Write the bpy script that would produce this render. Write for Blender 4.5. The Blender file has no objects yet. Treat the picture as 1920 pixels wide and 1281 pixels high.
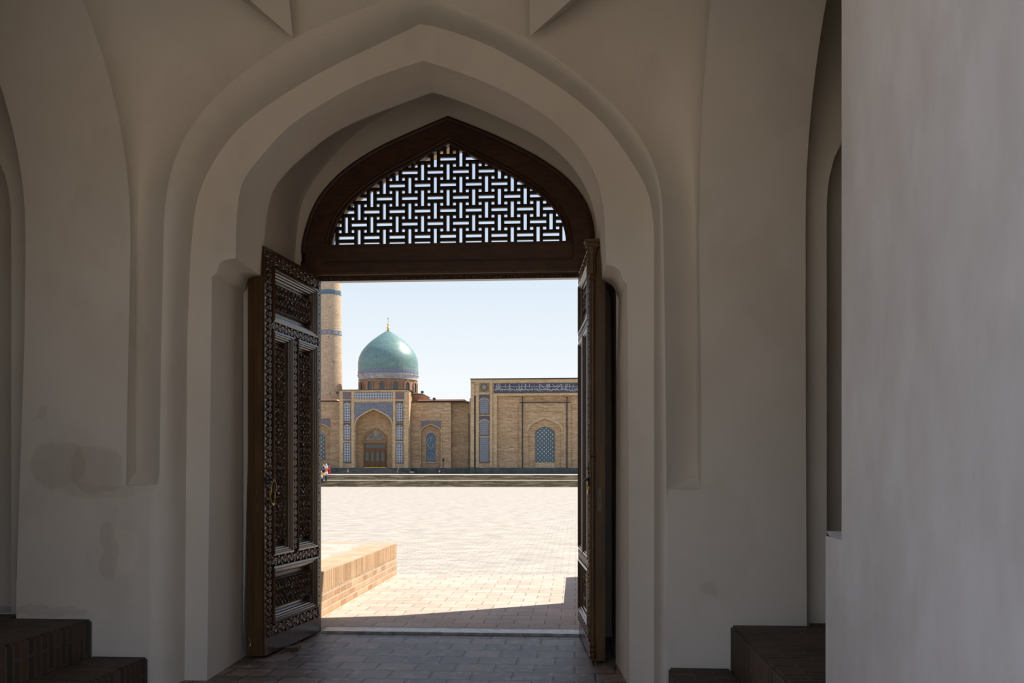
import bpy, bmesh, math, random
from mathutils import Vector
from mathutils.geometry import tessellate_polygon
random.seed(7)
PI = math.pi
C = bpy.context.scene.collection
SC = bpy.context.scene

# ------------------------------------------------------------------ camera
F = 1740.0; HZ = 886.0; EYE = 1.43; YAW = math.atan(120 / F)
cy, sy_ = math.cos(YAW), math.sin(YAW)
cam_d = bpy.data.cameras.new('camera'); cam = bpy.data.objects.new('camera', cam_d); C.objects.link(cam)
cam_d.sensor_width = 36; cam_d.lens = 36 * F / 1920
cam_d.shift_y = (HZ - 640.5) / 1920
cam_d.clip_end = 2000
cam.location = (0, 0, EYE); cam.rotation_euler = (PI / 2, 0, YAW)
SC.camera = cam

# ------------------------------------------------------------------ light
SC.view_settings.view_transform = 'Standard'; SC.view_settings.look = 'None'
SC.view_settings.gamma = 1; SC.view_settings.use_curve_mapping = False
SC.view_settings.exposure = 0.0
SUN_DIR = Vector((.316, .2, .42)).normalized()
sun_d = bpy.data.lights.new('sun', 'SUN'); sun = bpy.data.objects.new('sun', sun_d); C.objects.link(sun)
sun_d.energy = 8.0; sun_d.angle = math.radians(.55); sun_d.color = (1, .94, .84)
sun.rotation_euler = SUN_DIR.to_track_quat('Z', 'Y').to_euler(); sun.location = (20, 10, 30)

w = bpy.data.worlds.new('sky'); SC.world = w; w.use_nodes = True
nt = w.node_tree; nt.nodes.clear()
tc = nt.nodes.new('ShaderNodeTexCoord'); sx = nt.nodes.new('ShaderNodeSeparateXYZ')
rmp = nt.nodes.new('ShaderNodeValToRGB'); bg = nt.nodes.new('ShaderNodeBackground'); wo = nt.nodes.new('ShaderNodeOutputWorld')
nt.links.new(tc.outputs['Generated'], sx.inputs[0]); nt.links.new(sx.outputs['Z'], rmp.inputs[0])
nt.links.new(rmp.outputs[0], bg.inputs[0]); nt.links.new(bg.outputs[0], wo.inputs[0])
els = rmp.color_ramp.elements
els[0].position = 0; els[0].color = (.97, .985, 1, 1)
els[1].position = 1; els[1].color = (.34, .47, .76, 1)
for p, c in ((.09, (.93, .97, 1)), (.19, (.76, .86, .96)), (.27, (.60, .72, .90)), (.5, (.44, .58, .86))):
    e = els.new(p); e.color = (*c, 1)
bg.inputs[1].default_value = 1.0
SC.cycles.diffuse_bounces = 8; SC.cycles.max_bounces = 12

# ------------------------------------------------------------------ pixel -> place on a wall plane
def PT(u, v, Y):
    x = (u - 960) / F; t = Y / (x * sy_ + cy)
    return Vector((t * (x * cy - sy_), Y, EYE + (HZ - v) / F * t))
def PX(u, Y): return PT(u, 0, Y).x
def PZ(v, Y, u=840): return PT(u, v, Y).z

# ------------------------------------------------------------------ materials
def mat(name, col, rough=.8, spec=.3, metal=0, build=None):
    m = bpy.data.materials.new(name); m.use_nodes = True
    n = m.node_tree; b = n.nodes['Principled BSDF']
    b.inputs['Base Color'].default_value = (*col, 1); b.inputs['Roughness'].default_value = rough
    b.inputs['Specular IOR Level'].default_value = spec; b.inputs['Metallic'].default_value = metal
    if build: build(n, b)
    return m
def N(n, typ, **kw):
    x = n.nodes.new(typ)
    for k, v in kw.items(): setattr(x, k, v)
    return x
def pos(n, scale=(1, 1, 1), obj=False):
    if obj:
        g = N(n, 'ShaderNodeTexCoord'); o = g.outputs['Object']
    else:
        g = N(n, 'ShaderNodeNewGeometry'); o = g.outputs['Position']
    mp = N(n, 'ShaderNodeMapping'); mp.inputs['Scale'].default_value = scale
    n.links.new(o, mp.inputs[0]); return mp.outputs[0]
def noise(n, vec, scale, detail=4, rough=.6):
    t = N(n, 'ShaderNodeTexNoise'); t.inputs['Scale'].default_value = scale
    t.inputs['Detail'].default_value = detail; t.inputs['Roughness'].default_value = rough
    n.links.new(vec, t.inputs['Vector']); return t.outputs['Fac']
def ramp(n, fac, stops):
    r = N(n, 'ShaderNodeValToRGB'); n.links.new(fac, r.inputs[0]); e = r.color_ramp.elements
    e[0].position = stops[0][0]; e[0].color = (*stops[0][1], 1)
    e[1].position = stops[-1][0]; e[1].color = (*stops[-1][1], 1)
    for p, c in stops[1:-1]: q = e.new(p); q.color = (*c, 1)
    return r.outputs[0]
def mix(n, fac, a, b, mode='MIX'):
    x = N(n, 'ShaderNodeMix', data_type='RGBA', blend_type=mode)
    for inp, v in ((x.inputs[0], fac), (x.inputs[6], a), (x.inputs[7], b)):
        if isinstance(v, (int, float)): inp.default_value = v
        elif isinstance(v, tuple): inp.default_value = (*v, 1)
        else: n.links.new(v, inp)
    return x.outputs[2]
def M(n, op, a, b=None):
    x = N(n, 'ShaderNodeMath', operation=op)
    for i, v in enumerate((a, b)):
        if v is None: continue
        if isinstance(v, (int, float)): x.inputs[i].default_value = v
        else: n.links.new(v, x.inputs[i])
    return x.outputs[0]
def bump(n, b, h, strength=.3, dist=.01):
    x = N(n, 'ShaderNodeBump'); x.inputs['Strength'].default_value = strength; x.inputs['Distance'].default_value = dist
    n.links.new(h, x.inputs['Height']); n.links.new(x.outputs[0], b.inputs['Normal'])

def stain(n, g, cx_, cz_, rx, rz):
    s_ = N(n, 'ShaderNodeSeparateXYZ'); n.links.new(g, s_.inputs[0])
    a = M(n, 'DIVIDE', M(n, 'SUBTRACT', s_.outputs['X'], cx_), rx); b = M(n, 'DIVIDE', M(n, 'SUBTRACT', s_.outputs['Z'], cz_), rz)
    d = M(n, 'ADD', M(n, 'POWER', M(n, 'ABSOLUTE', a), 2.6), M(n, 'POWER', M(n, 'ABSOLUTE', b), 2.6))
    return d
def plaster_build(n, b):
    p = pos(n); ps = pos(n, (1, 1, .6))
    a = noise(n, p, .9, 5, .55); s = noise(n, ps, 1.7, 5, .6); f = noise(n, p, 14, 4, .6)
    base = ramp(n, a, [(.3, (.64, .605, .535)), (.5, (.69, .66, .595)), (.7, (.73, .705, .65))])
    patch = ramp(n, s, [(.55, (1, 1, 1)), (.60, (.90, .885, .87))])
    c = mix(n, .4, base, patch, 'MULTIPLY')
    sp = ramp(n, f, [(.70, (1, 1, 1)), (.78, (.8, .78, .76))])
    c = mix(n, .3, c, sp, 'MULTIPLY')
    w_ = N(n, 'ShaderNodeTexNoise'); w_.inputs['Scale'].default_value = 6; n.links.new(p, w_.inputs['Vector'])
    wv = N(n, 'ShaderNodeVectorMath', operation='MULTIPLY_ADD'); n.links.new(w_.outputs['Color'], wv.inputs[0]); wv.inputs[1].default_value = (.12, .12, .12); n.links.new(p, wv.inputs[2])
    for (u, v, rx, rz, k) in ((110, 873, .20, .16, .88), (180, 880, .19, .17, .88), (190, 922, .26, .05, .93), (77, 775, .045, .045, .92), (203, 1030, .06, .20, .90), (232, 1035, .10, .17, 1.07), (90, 1147, .3, .03, .88), (1330, 1105, .05, .05, .93)):
        q = PT(u, v, 5.98); d = stain(n, wv.outputs[0], q.x + .06, q.z + .06, rx, rz)
        m_ = ramp(n, d, [(.70, (k, k * .985, k * .96)), (1.35, (1, 1, 1))])
        c = mix(n, 1.0, c, m_, 'MULTIPLY')
    n.links.new(c, b.inputs['Base Color'])
    bump(n, b, M(n, 'ADD', M(n, 'MULTIPLY', a, 2.0), M(n, 'MULTIPLY', f, .25)), .35, .02)
M_PL = mat('limewashed_plaster', (.6, .57, .53), .85, .2, 0, plaster_build)

def pier_build(n, b):
    p = pos(n, (1, 1, .6)); q = pos(n)
    a = noise(n, p, 2.2, 5, .6); d = noise(n, p, 5.0, 4, .6); f = noise(n, q, 25, 3)
    base = ramp(n, a, [(.36, (.70, .68, .67)), (.5, (.75, .735, .73)), (.62, (.80, .79, .79))])
    c = mix(n, .22, base, ramp(n, d, [(.46, (1, 1, 1)), (.6, (.80, .77, .75))]), 'MULTIPLY')
    n.links.new(c, b.inputs['Base Color']); bump(n, b, f, .12, .01)
M_PIER = mat('worn_skylit_whitewash', (.6, .58, .56), .8, .25, 0, pier_build)  # paler, cooler than the other plaster: skylight put into the base colour

def paver(name, cols, mortar, bw, bh, msize, rough=.55, smudge=None, use=('X', 'Y'), bstr=.5, var=1.0, far=False):
    def bld(n, b):
        g = N(n, 'ShaderNodeNewGeometry'); s = N(n, 'ShaderNodeSeparateXYZ'); n.links.new(g.outputs['Position'], s.inputs[0])
        cmb = N(n, 'ShaderNodeCombineXYZ')
        def comp(k):
            if len(k) == 1: return s.outputs[k]
            return M(n, 'ADD', s.outputs[k[0]], s.outputs[k[1]])
        n.links.new(comp(use[0]), cmb.inputs[0]); n.links.new(comp(use[1]), cmb.inputs[1])
        warp = N(n, 'ShaderNodeTexNoise'); warp.inputs['Scale'].default_value = 2.5; n.links.new(cmb.outputs[0], warp.inputs['Vector'])
        wv = N(n, 'ShaderNodeVectorMath', operation='MULTIPLY_ADD')
        n.links.new(warp.outputs['Color'], wv.inputs[0]); wv.inputs[1].default_value = (bw * .045,) * 3; n.links.new(cmb.outputs[0], wv.inputs[2])
        t = N(n, 'ShaderNodeTexBrick'); n.links.new(wv.outputs[0], t.inputs['Vector'])
        t.inputs['Scale'].default_value = 1; t.inputs['Brick Width'].default_value = bw; t.inputs['Row Height'].default_value = bh
        t.inputs['Mortar Size'].default_value = msize; t.inputs['Mortar Smooth'].default_value = .3; t.inputs['Bias'].default_value = -.1
        t.inputs['Color1'].default_value = (*cols[0], 1); t.inputs['Color2'].default_value = (*cols[1], 1); t.inputs['Mortar'].default_value = (*mortar, 1)
        big = noise(n, cmb.outputs[0], 1.3 if not far else .12, 5, .6); fine = noise(n, cmb.outputs[0], 22 if not far else 3, 4, .65)
        c = mix(n, .8 * var, t.outputs['Color'], ramp(n, big, [(.3, (.72, .7, .68)), (.7, (1.15, 1.13, 1.1))]), 'MULTIPLY')
        c = mix(n, .5 * var, c, ramp(n, fine, [(.3, (.75, .73, .7)), (.7, (1.2, 1.2, 1.2))]), 'MULTIPLY')
        if smudge:
            k = noise(n, cmb.outputs[0], 8, 8, .8)
            k = ramp(n, k, [(.52, (0, 0, 0)), (.62, (1, 1, 1))])
            c = mix(n, M(n, 'MULTIPLY', k, .6), c, smudge)
        n.links.new(c, b.inputs['Base Color'])
        h = M(n, 'ADD', M(n, 'MULTIPLY', t.outputs['Fac'], -1.0), M(n, 'MULTIPLY', fine, .3))
        bump(n, b, h, bstr, .012)
    return mat(name, cols[0], rough, .4, 0, bld)
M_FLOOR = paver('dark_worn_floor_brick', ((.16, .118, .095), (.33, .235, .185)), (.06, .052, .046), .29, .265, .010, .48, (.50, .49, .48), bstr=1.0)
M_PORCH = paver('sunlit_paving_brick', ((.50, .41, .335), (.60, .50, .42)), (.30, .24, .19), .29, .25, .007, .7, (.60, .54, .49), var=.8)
M_PLAZA = paver('plaza_paving_brick', ((.40, .355, .30), (.49, .44, .375)), (.34, .30, .25), .32, .30, .014, .8, None, var=.9, bstr=.3)
M_COURT = paver('court_paving_brick', ((.56, .44, .32), (.64, .52, .39)), (.42, .34, .26), .29, .29, .012, .8, None, var=.4)  # unseen court ground, tinted warm for the light it bounces inward
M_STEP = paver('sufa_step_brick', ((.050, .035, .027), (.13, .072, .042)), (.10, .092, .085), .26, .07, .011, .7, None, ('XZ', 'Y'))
M_PARA = paver('orange_brick', ((.38, .215, .11), (.54, .37, .22)), (.46, .39, .31), .26, .075, .012, .85, None, ('Y', 'Z'), bstr=.6)
M_PARA2 = paver('orange_soldier_brick', ((.38, .225, .115), (.54, .37, .215)), (.30, .22, .15), .07, .24, .010, .85, None, ('Y', 'Z'), bstr=.6)
M_PARAT = paver('parapet_top_brick', ((.50, .33, .21), (.58, .42, .30)), (.48, .38, .3), .29, .27, .008, .85, None, ('X', 'Y'), var=.5)
M_OUT = paver('portal_brick', ((.48, .31, .17), (.58, .40, .24)), (.35, .26, .18), .26, .075, .012, .85, None, ('XY', 'Z'))

def farbrick(name, c0, c1, c2, patch=.5, sc=(.35, .35, 3.2)):
    def bld(n, b):
        p = pos(n, sc); q = pos(n); r = pos(n, (.12, .12, .5))
        a = noise(n, p, 1.6, 4, .7); d = noise(n, r, 1.0, 4, .6); e = noise(n, q, 2.2, 2, .5)
        c = ramp(n, a, [(.34, c0), (.5, c1), (.66, c2)])
        c = mix(n, patch, c, ramp(n, d, [(.35, (.82, .78, .74)), (.6, (1.08, 1.06, 1.04))]), 'MULTIPLY')
        c = mix(n, .5, c, ramp(n, e, [(.35, (.68, .67, .66)), (.65, (1.18, 1.17, 1.16))]), 'MULTIPLY')
        n.links.new(c, b.inputs['Base Color'])
    return mat(name, c1, .9, .1, 0, bld)
M_FB = farbrick('facade_brick', (.31, .20, .11), (.48, .33, .20), (.59, .43, .275))
M_FBD = farbrick('shaded_recess_brick', (.30, .20, .115), (.42, .295, .175), (.50, .37, .23))  # darker facade brick for niche backs and set-back wall, shade put into colour
M_FBT = farbrick('trim_brick', (.42, .30, .17), (.53, .39, .235), (.61, .47, .30), .3)
M_FBR = farbrick('drum_brick', (.26, .15, .085), (.36, .22, .14), (.44, .29, .20))
M_MIN = farbrick('minaret_brick', (.42, .30, .20), (.52, .39, .27), (.58, .45, .32), .3)
M_STEPF = farbrick('terrace_step_stone', (.11, .085, .05), (.21, .165, .10), (.62, .50, .34), .3, (.22, .22, 9))
M_GST = farbrick('grey_stair_stone', (.10, .09, .08), (.15, .135, .12), (.20, .185, .165), .2)
M_MARB = mat('dark_green_marble', (.03, .045, .04), .35, .5, 0, lambda n, b: n.links.new(ramp(n, noise(n, pos(n, (.5, .5, .5)), 1.5, 5, .7), [(.4, (.018, .03, .027)), (.7, (.07, .09, .08))]), b.inputs['Base Color']))

def wood_build(c0, c1, sc=(14, 14, 1.2)):
    def bld(n, b):
        p = pos(n, sc, True); a = noise(n, p, 2.2, 5, .6); q = noise(n, pos(n, (1, 1, 1), True), 1.7, 3)
        c = mix(n, .7, ramp(n, a, [(.3, c0), (.7, c1)]), ramp(n, q, [(.35, (.7, .68, .66)), (.65, (1.2, 1.15, 1.1))]), 'MULTIPLY')
        n.links.new(c, b.inputs['Base Color']); bump(n, b, a, .12, .004)
    return bld
M_WOOD = mat('dark_carved_walnut', (.06, .032, .016), .24, .7, 0, wood_build((.040, .019, .009), (.115, .060, .028)))
M_EDGE = mat('leaf_edge_wood', (.07, .04, .015), .42, .45, 0, wood_build((.06, .030, .010), (.13, .072, .026)))
M_FRAME = mat('red_brown_frame_wood', (.06, .025, .012), .45, .4, 0, wood_build((.040, .017, .008), (.085, .036, .018), (3, 14, 14)))
M_LAT = mat('lattice_wood', (.02, .012, .008), .5, .3, 0, wood_build((.012, .008, .006), (.028, .016, .010)))
M_BRASS = mat('brass', (.42, .31, .11), .32, .5, .9)
M_IRON = mat('blackened_iron', (.06, .06, .058), .35, .5, .8)
M_DOORW = mat('mosque_door_wood', (.13, .065, .028), .5, .3, 0, wood_build((.10, .05, .02), (.19, .10, .045)))
M_DOORL = mat('mosque_arch_wood', (.28, .14, .055), .5, .3, 0, wood_build((.20, .10, .04), (.34, .18, .075)))
M_GLASS = mat('dark_window_glass', (.02, .026, .026), .08, .8, 0)
M_TYMP = mat('dusty_tympanum_glass', (.13, .10, .07), .25, .5, 0, lambda n, b: n.links.new(ramp(n, noise(n, pos(n, (.6, .6, .6)), 1.2, 4, .7), [(.4, (.09, .07, .045)), (.7, (.26, .22, .17))]), b.inputs['Base Color']))
M_PIPE = mat('black_downpipe_metal', (.03, .027, .025), .5, .4, .3)
M_COPE = mat('dark_coping_metal', (.06, .05, .045), .5, .4, .3)
M_COPPER = mat('orange_roof_sheet', (.85, .44, .26), .55, .4, .2)
M_GOLD = mat('gilded_metal', (.75, .55, .16), .3, .5, 1)
M_STONE = mat('pale_threshold_stone', (.45, .44, .43), .35, .5, 0, lambda n, b: n.links.new(ramp(n, noise(n, pos(n), 7, 5, .7), [(.35, (.22, .21, .20)), (.65, (.62, .61, .60))]), b.inputs['Base Color']))
M_WHITE = mat('white_calligraphy_glaze', (.66, .62, .60), .4, .4)
M_GREYG = mat('grey_calligraphy_glaze', (.30, .30, .33), .4, .4)
M_CREAM = mat('cream_brick_edge', (.62, .44, .27), .8, .2)
M_LIME = mat('dome_cornice_stone', (.40, .41, .42), .7, .2, 0, lambda n, b: n.links.new(ramp(n, noise(n, pos(n), .8, 5, .6), [(.35, (.30, .31, .33)), (.65, (.50, .50, .50))]), b.inputs['Base Color']))

def tile_mat(name, cell, ground, line, dot, stagger=False, r=.30, ring=.08, alt=None, zc=None):
    """glazed tile work: a grid of round/star medallions outlined in white, in metres on the facade plane"""
    def bld(n, b):
        g = N(n, 'ShaderNodeNewGeometry'); s = N(n, 'ShaderNodeSeparateXYZ'); n.links.new(g.outputs['Position'], s.inputs[0])
        x = M(n, 'DIVIDE', s.outputs['X'], cell); z = M(n, 'DIVIDE', s.outputs['Z'], zc or cell)
        if stagger:
            row = M(n, 'FLOOR', z); x = M(n, 'ADD', x, M(n, 'MULTIPLY', M(n, 'MODULO', M(n, 'ABSOLUTE', row), 2.0), .5))
        fx = M(n, 'SUBTRACT', M(n, 'FRACT', x), .5); fz = M(n, 'SUBTRACT', M(n, 'FRACT', z), .5)
        fq = M(n, 'MULTIPLY', fz, (zc or cell) / cell)
        d = M(n, 'SQRT', M(n, 'ADD', M(n, 'MULTIPLY', fx, fx), M(n, 'MULTIPLY', fq, fq)))
        isdot = M(n, 'LESS_THAN', d, r)
        isring = M(n, 'MULTIPLY', M(n, 'LESS_THAN', d, r + ring), M(n, 'GREATER_THAN', d, r))
        # white diagonal lattice between the medallions
        ax = M(n, 'ABSOLUTE', fx); az = M(n, 'ABSOLUTE', fz)
        dd = M(n, 'ABSOLUTE', M(n, 'SUBTRACT', M(n, 'ADD', ax, az), .78))
        isl = M(n, 'LESS_THAN', dd, .07)
        c = mix(n, isl, ground, line); c = mix(n, isring, c, line); c = mix(n, isdot, c, dot)
        k = noise(n, pos(n), 3.0, 4, .8)
        c = mix(n, .6, c, ramp(n, k, [(.35, (.65, .65, .68)), (.65, (1.25, 1.22, 1.2))]), 'MULTIPLY')
        if alt:
            k2 = noise(n, pos(n, (1, 1, 1)), 1.6, 5, .8)
            c = mix(n, M(n, 'GREATER_THAN', k2, .57), c, alt)
        n.links.new(c, b.inputs['Base Color'])
    return mat(name, ground, .45, .35, 0, bld)
CELL = 4.9 * 240 / F
T_DOT = tile_mat('blue_medallion_tile', CELL, (.26, .265, .295), (.54, .53, .54), (.018, .045, .065), r=.27, ring=.07)
T_SPAN = tile_mat('star_spandrel_tile', CELL * 1.2, (.075, .095, .125), (.42, .40, .41), (.035, .05, .07), stagger=True, r=.2, ring=.10, alt=(.075, .095, .14))
T_CORN = tile_mat('brown_corner_tile', CELL * .7, (.15, .10, .10), (.24, .19, .21), (.09, .08, .11), r=.25, ring=.1, alt=(.16, .12, .12))
T_DARK = tile_mat('dark_spandrel_tile', CELL * .5, (.07, .062, .075), (.15, .13, .15), (.04, .04, .06), r=.25, ring=.1)
T_NSP = tile_mat('interlaced_spandrel_tile', CELL * .6, (.06, .06, .09), (.34, .29, .28), (.20, .11, .08), stagger=True, r=.18, ring=.14)
T_WIN = tile_mat('turquoise_lattice_tile', 1.08, (.060, .105, .125), (.15, .22, .25), (.75, .55, .38), stagger=True, r=.12, ring=.05, zc=.54)
T_LIL = tile_mat('lilac_grid_tile', 3.6 * 236 / F, (.11, .12, .14), (.44, .44, .46), (.07, .085, .11), r=.24, ring=.08)
T_FLO = tile_mat('floral_window_tile', 5.5 * 240 / F, (.045, .07, .12), (.18, .27, .32), (.14, .17, .20), stagger=True, r=.16, ring=.12, alt=(.05, .075, .12))
T_BAND = mat('calligraphy_ground_tile', (.045, .05, .075), .4, .4, 0, lambda n, b: n.links.new(ramp(n, noise(n, pos(n), 3.0, 5, .8), [(.40, (.025, .030, .055)), (.55, (.07, .07, .11)), (.68, (.16, .11, .10))]), b.inputs['Base Color']))
T_BLUE = mat('dark_blue_border_tile', (.035, .045, .075), .4, .4)
T_CROSS = tile_mat('tower_band_tile', 1.5, (.10, .13, .17), (.30, .30, .30), (.28, .24, .22), r=.3, ring=.1)
T_TURQ = tile_mat('tower_turquoise_band', 1.0, (.07, .11, .15), (.17, .27, .31), (.05, .07, .10), r=.25, ring=.1)
T_DBAND = tile_mat('dome_foot_band', .62, (.14, .17, .24), (.36, .38, .42), (.05, .07, .14), r=.22, ring=.12)

def dome_build(n, b):
    p = pos(n, (1, 1, 1.6)); a = noise(n, p, 1.9, 5, .75); d = noise(n, pos(n, (.4, .4, 1.2)), .7, 4, .6)
    c = ramp(n, a, [(.3, (.085, .17, .155)), (.5, (.15, .255, .235)), (.7, (.23, .34, .31))])
    c = mix(n, .5, c, ramp(n, d, [(.35, (.75, .8, .82)), (.65, (1.15, 1.12, 1.05))]), 'MULTIPLY')
    n.links.new(c, b.inputs['Base Color']); bump(n, b, a, .25, .08)
M_DOME = mat('turquoise_glazed_brick', (.13, .29, .265), .42, .5, 0, dome_build)

# ------------------------------------------------------------------ object helpers
def finish(name, bm, m, parent=None, smooth=False, local=False):
    if parent is not None and not local:
        q = parent; off = Vector()
        while q is not None: off += q.location; q = q.parent
        for v in bm.verts: v.co -= off
    bmesh.ops.recalc_face_normals(bm, faces=bm.faces)
    me = bpy.data.meshes.new(name); bm.to_mesh(me); bm.free()
    me.materials.append(m)
    if smooth:
        for p in me.polygons: p.use_smooth = True
        try: me.set_sharp_from_angle(angle=math.radians(38))
        except Exception: pass
    o = bpy.data.objects.new(name, me); C.objects.link(o)
    if parent is not None: o.parent = parent
    return o
def tag(o, label, cat, group=None, kind=None):
    if label: o['label'] = label
    if cat: o['category'] = cat
    if group: o['group'] = group
    if kind: o['kind'] = kind
    return o
def struct(name, bm, m, smooth=False, label=None, cat=None):
    o = finish(name, bm, m, None, smooth); o['kind'] = 'structure'
    return tag(o, label, cat)
def thing(name, label, cat, loc=(0, 0, 0), rz=0, group=None):
    o = bpy.data.objects.new(name, None); C.objects.link(o); o.location = loc; o.rotation_euler = (0, 0, rz)
    o.empty_display_size = .1
    return tag(o, label, cat, group)
def box(bm, x0, x1, y0, y1, z0, z1):
    vs = [bm.verts.new((x, y, z)) for x in (x0, x1) for y in (y0, y1) for z in (z0, z1)]
    for f in ((0, 1, 3, 2), (4, 6, 7, 5), (0, 4, 5, 1), (2, 3, 7, 6), (0, 2, 6, 4), (1, 5, 7, 3)): bm.faces.new([vs[i] for i in f])
def bevbox(bm, x0, x1, y0, y1, z0, z1, r):
    t = bmesh.new(); box(t, x0, x1, y0, y1, z0, z1)
    bmesh.ops.bevel(t, geom=t.edges[:], offset=r, segments=2, affect='EDGES')
    me = bpy.data.meshes.new('tmp'); t.to_mesh(me); t.free(); bm.from_mesh(me); bpy.data.meshes.remove(me)
def prism(bm, outer, holes, mapf, d0, d1):
    """outline with holes, drawn in 2D, thickened between two depths"""
    loops = [outer] + list(holes)
    flat = [p for l in loops for p in l]
    tri = tessellate_polygon([[Vector((p[0], p[1], 0)) for p in l] for l in loops])
    fr = [bm.verts.new(mapf(p[0], p[1], d0)) for p in flat]; bk = [bm.verts.new(mapf(p[0], p[1], d1)) for p in flat]
    for t in tri:
        for s in (fr, bk):
            try: bm.faces.new([s[i] for i in t])
            except ValueError: pass
    k = 0
    for l in loops:
        n_ = len(l)
        for i in range(n_):
            j = (i + 1) % n_
            try: bm.faces.new((fr[k + i], fr[k + j], bk[k + j], bk[k + i]))
            except ValueError: pass
        k += n_
XZ = lambda a, b, d: (a, d, b)          # wall parallel to the facade
def strip(bm, rows, close=False):
    vs = [[bm.verts.new(p) for p in r] for r in rows]
    for a, b in zip(vs, vs[1:]):
        n_ = len(a)
        for i in range(n_ if close else n_ - 1):
            j = (i + 1) % n_
            try: bm.faces.new((a[i], a[j], b[j], b[i]))
            except ValueError: pass
    return vs
def tube(bm, pts, r, n_=8):
    pts = [Vector(p) for p in pts]; rows = []
    for i, p in enumerate(pts):
        d = (pts[min(i + 1, len(pts) - 1)] - pts[max(i - 1, 0)]).normalized()
        a = d.cross(Vector((0, 0, 1)))
        if a.length < .01: a = d.cross(Vector((1, 0, 0)))
        a.normalize(); b = d.cross(a).normalized()
        rr = r[i] if isinstance(r, (list, tuple)) else r
        rows.append([p + (a * math.cos(2 * PI * k / n_) + b * math.sin(2 * PI * k / n_)) * rr for k in range(n_)])
    vs = strip(bm, rows, True)
    for e in (vs[0], vs[-1]):
        try: bm.faces.new(e)
        except ValueError: pass
def lathe(bm, cx, cyy, prof, n_=32):
    rows = [[(cx + r * math.cos(2 * PI * k / n_), cyy + r * math.sin(2 * PI * k / n_), z) for k in range(n_)] for r, z in prof]
    vs = strip(bm, rows, True)
    for e in (vs[0], vs[-1]):
        try: bm.faces.new(e)
        except ValueError: pass
def resample(p, n_):
    d = [0]
    for a, b in zip(p, p[1:]): d.append(d[-1] + math.dist(a, b))
    out = []
    for i in range(n_):
        s = d[-1] * i / (n_ - 1); k = 0
        while k < len(d) - 2 and d[k + 1] < s: k += 1
        f = 0 if d[k + 1] == d[k] else (s - d[k]) / (d[k + 1] - d[k])
        out.append((p[k][0] + (p[k + 1][0] - p[k][0]) * f, p[k][1] + (p[k + 1][1] - p[k][1]) * f))
    return out
def smoothcurve(p, it=2):
    for _ in range(it):
        q = [p[0]]
        for a, b in zip(p, p[1:]): q += [(a[0] * .75 + b[0] * .25, a[1] * .75 + b[1] * .25), (a[0] * .25 + b[0] * .75, a[1] * .25 + b[1] * .75)]
        p = q + [p[-1]]
    return p
def interp(tab, z):
    if z <= tab[0][0]: return tab[0][1]
    for (a, x), (b, y) in zip(tab, tab[1:]):
        if z <= b: return x + (y - x) * (z - a) / (b - a)
    return tab[-1][1]
def ss(a, b, x):
    t = max(0, min(1, (x - a) / (b - a))); return t * t * (3 - 2 * t)

# ------------------------------------------------------------------ the porch: passage arch of the back wall
YB, YD, YE, YG = 5.98, 6.21, 7.0, 8.1
def half(px, Y, segs):
    """traced edge (bottom -> apex) on the wall plane Y, resampled per segment"""
    out = []
    for s, n_ in segs:
        q = [px[i] for i in s]
        q = resample(smoothcurve(q, 2) if len(q) > 3 else q, n_)
        out += q if not out else q[1:]
    r = [PT(u, v, Y) for u, v in out]; r[0].z = -.05
    return r
def full(L, R): return L + R[::-1][1:]
C1L = [(278, 1290), (281, 925), (282, 914), (298.5, 911), (299, 900), (302, 640), (306, 500), (307, 420), (311, 365), (321, 315), (341, 265), (372, 215), (420, 165), (480, 118), (552, 70), (640, 30), (728, -2), (776, -20)]
C1R = [(1249, 1290), (1251, 925), (1251, 918), (1250, 916), (1250, 900), (1247, 640), (1244, 450), (1242, 385), (1237, 340), (1225, 298), (1190, 240), (1150, 194), (1100, 152), (1050, 112), (986, 70), (900, 31), (822, -2), (776, -20)]
D1L = [(346, 1290), (349, 900), (351, 640), (354, 560), (357, 480), (364, 400), (373, 360), (390, 320), (430, 257), (480, 211), (595, 137), (724, 76), (787, 45)]
D1R = [(1226, 1290), (1226.5, 900), (1226, 640), (1226, 520), (1226, 430), (1221, 375), (1205, 335), (1150, 252), (1100, 200), (1025, 146), (920, 84), (820, 50), (787, 45)]
E1L = [(388, 1290), (396, 640), (397.2, 518.8), (407.7, 511.5), (408.8, 503), (411.8, 494), (417.8, 488.4), (431.5, 485.8), (441.9, 484.9), (443, 415), (447, 370), (456, 335), (484, 299), (533, 242), (595, 199), (673, 156), (740, 131), (793, 114)]
E1R = [(1180.5, 1290), (1177.6, 640), (1176, 534), (1167, 524), (1165.5, 515), (1162, 507), (1155, 501), (1145, 497.5), (1137, 497), (1134, 415), (1130, 375), (1120, 335), (1101, 297), (1075, 262), (1025, 217), (955, 174), (869, 137), (793, 114)]
F1L = [(455, 1290), (455, 640), (454.7, 548.5), (461.2, 544.6), (462.9, 537.3), (464.6, 529.6), (467.6, 524.4), (473.6, 521.2), (491.7, 518.5), (494.5, 465), (498, 420), (502, 388), (512, 355), (530, 330), (560, 300), (624, 247), (705, 211), (811, 173)]
F1R = [(1154.5, 1290), (1156, 640), (1160, 559), (1156, 550), (1154, 543), (1151, 538), (1146, 533), (1139, 529.5), (1128.5, 526), (1123, 453), (1118, 412), (1109, 376), (1094, 341), (1065, 301), (1014, 257), (919, 212), (850, 184), (811, 173)]
s18 = [((0, 1, 2), 5), (tuple(range(2, 9)), 15), (tuple(range(8, 18)), 30)]
s13 = [((0, 1, 2), 5), ((2, 3, 4), 15), (tuple(range(4, 13)), 30)]
sC = [((0, 1), 4), ((1, 2), 3), ((2, 3), 3), ((3, 4, 5, 6, 7), 12), (tuple(range(7, 18)), 29)]
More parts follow.
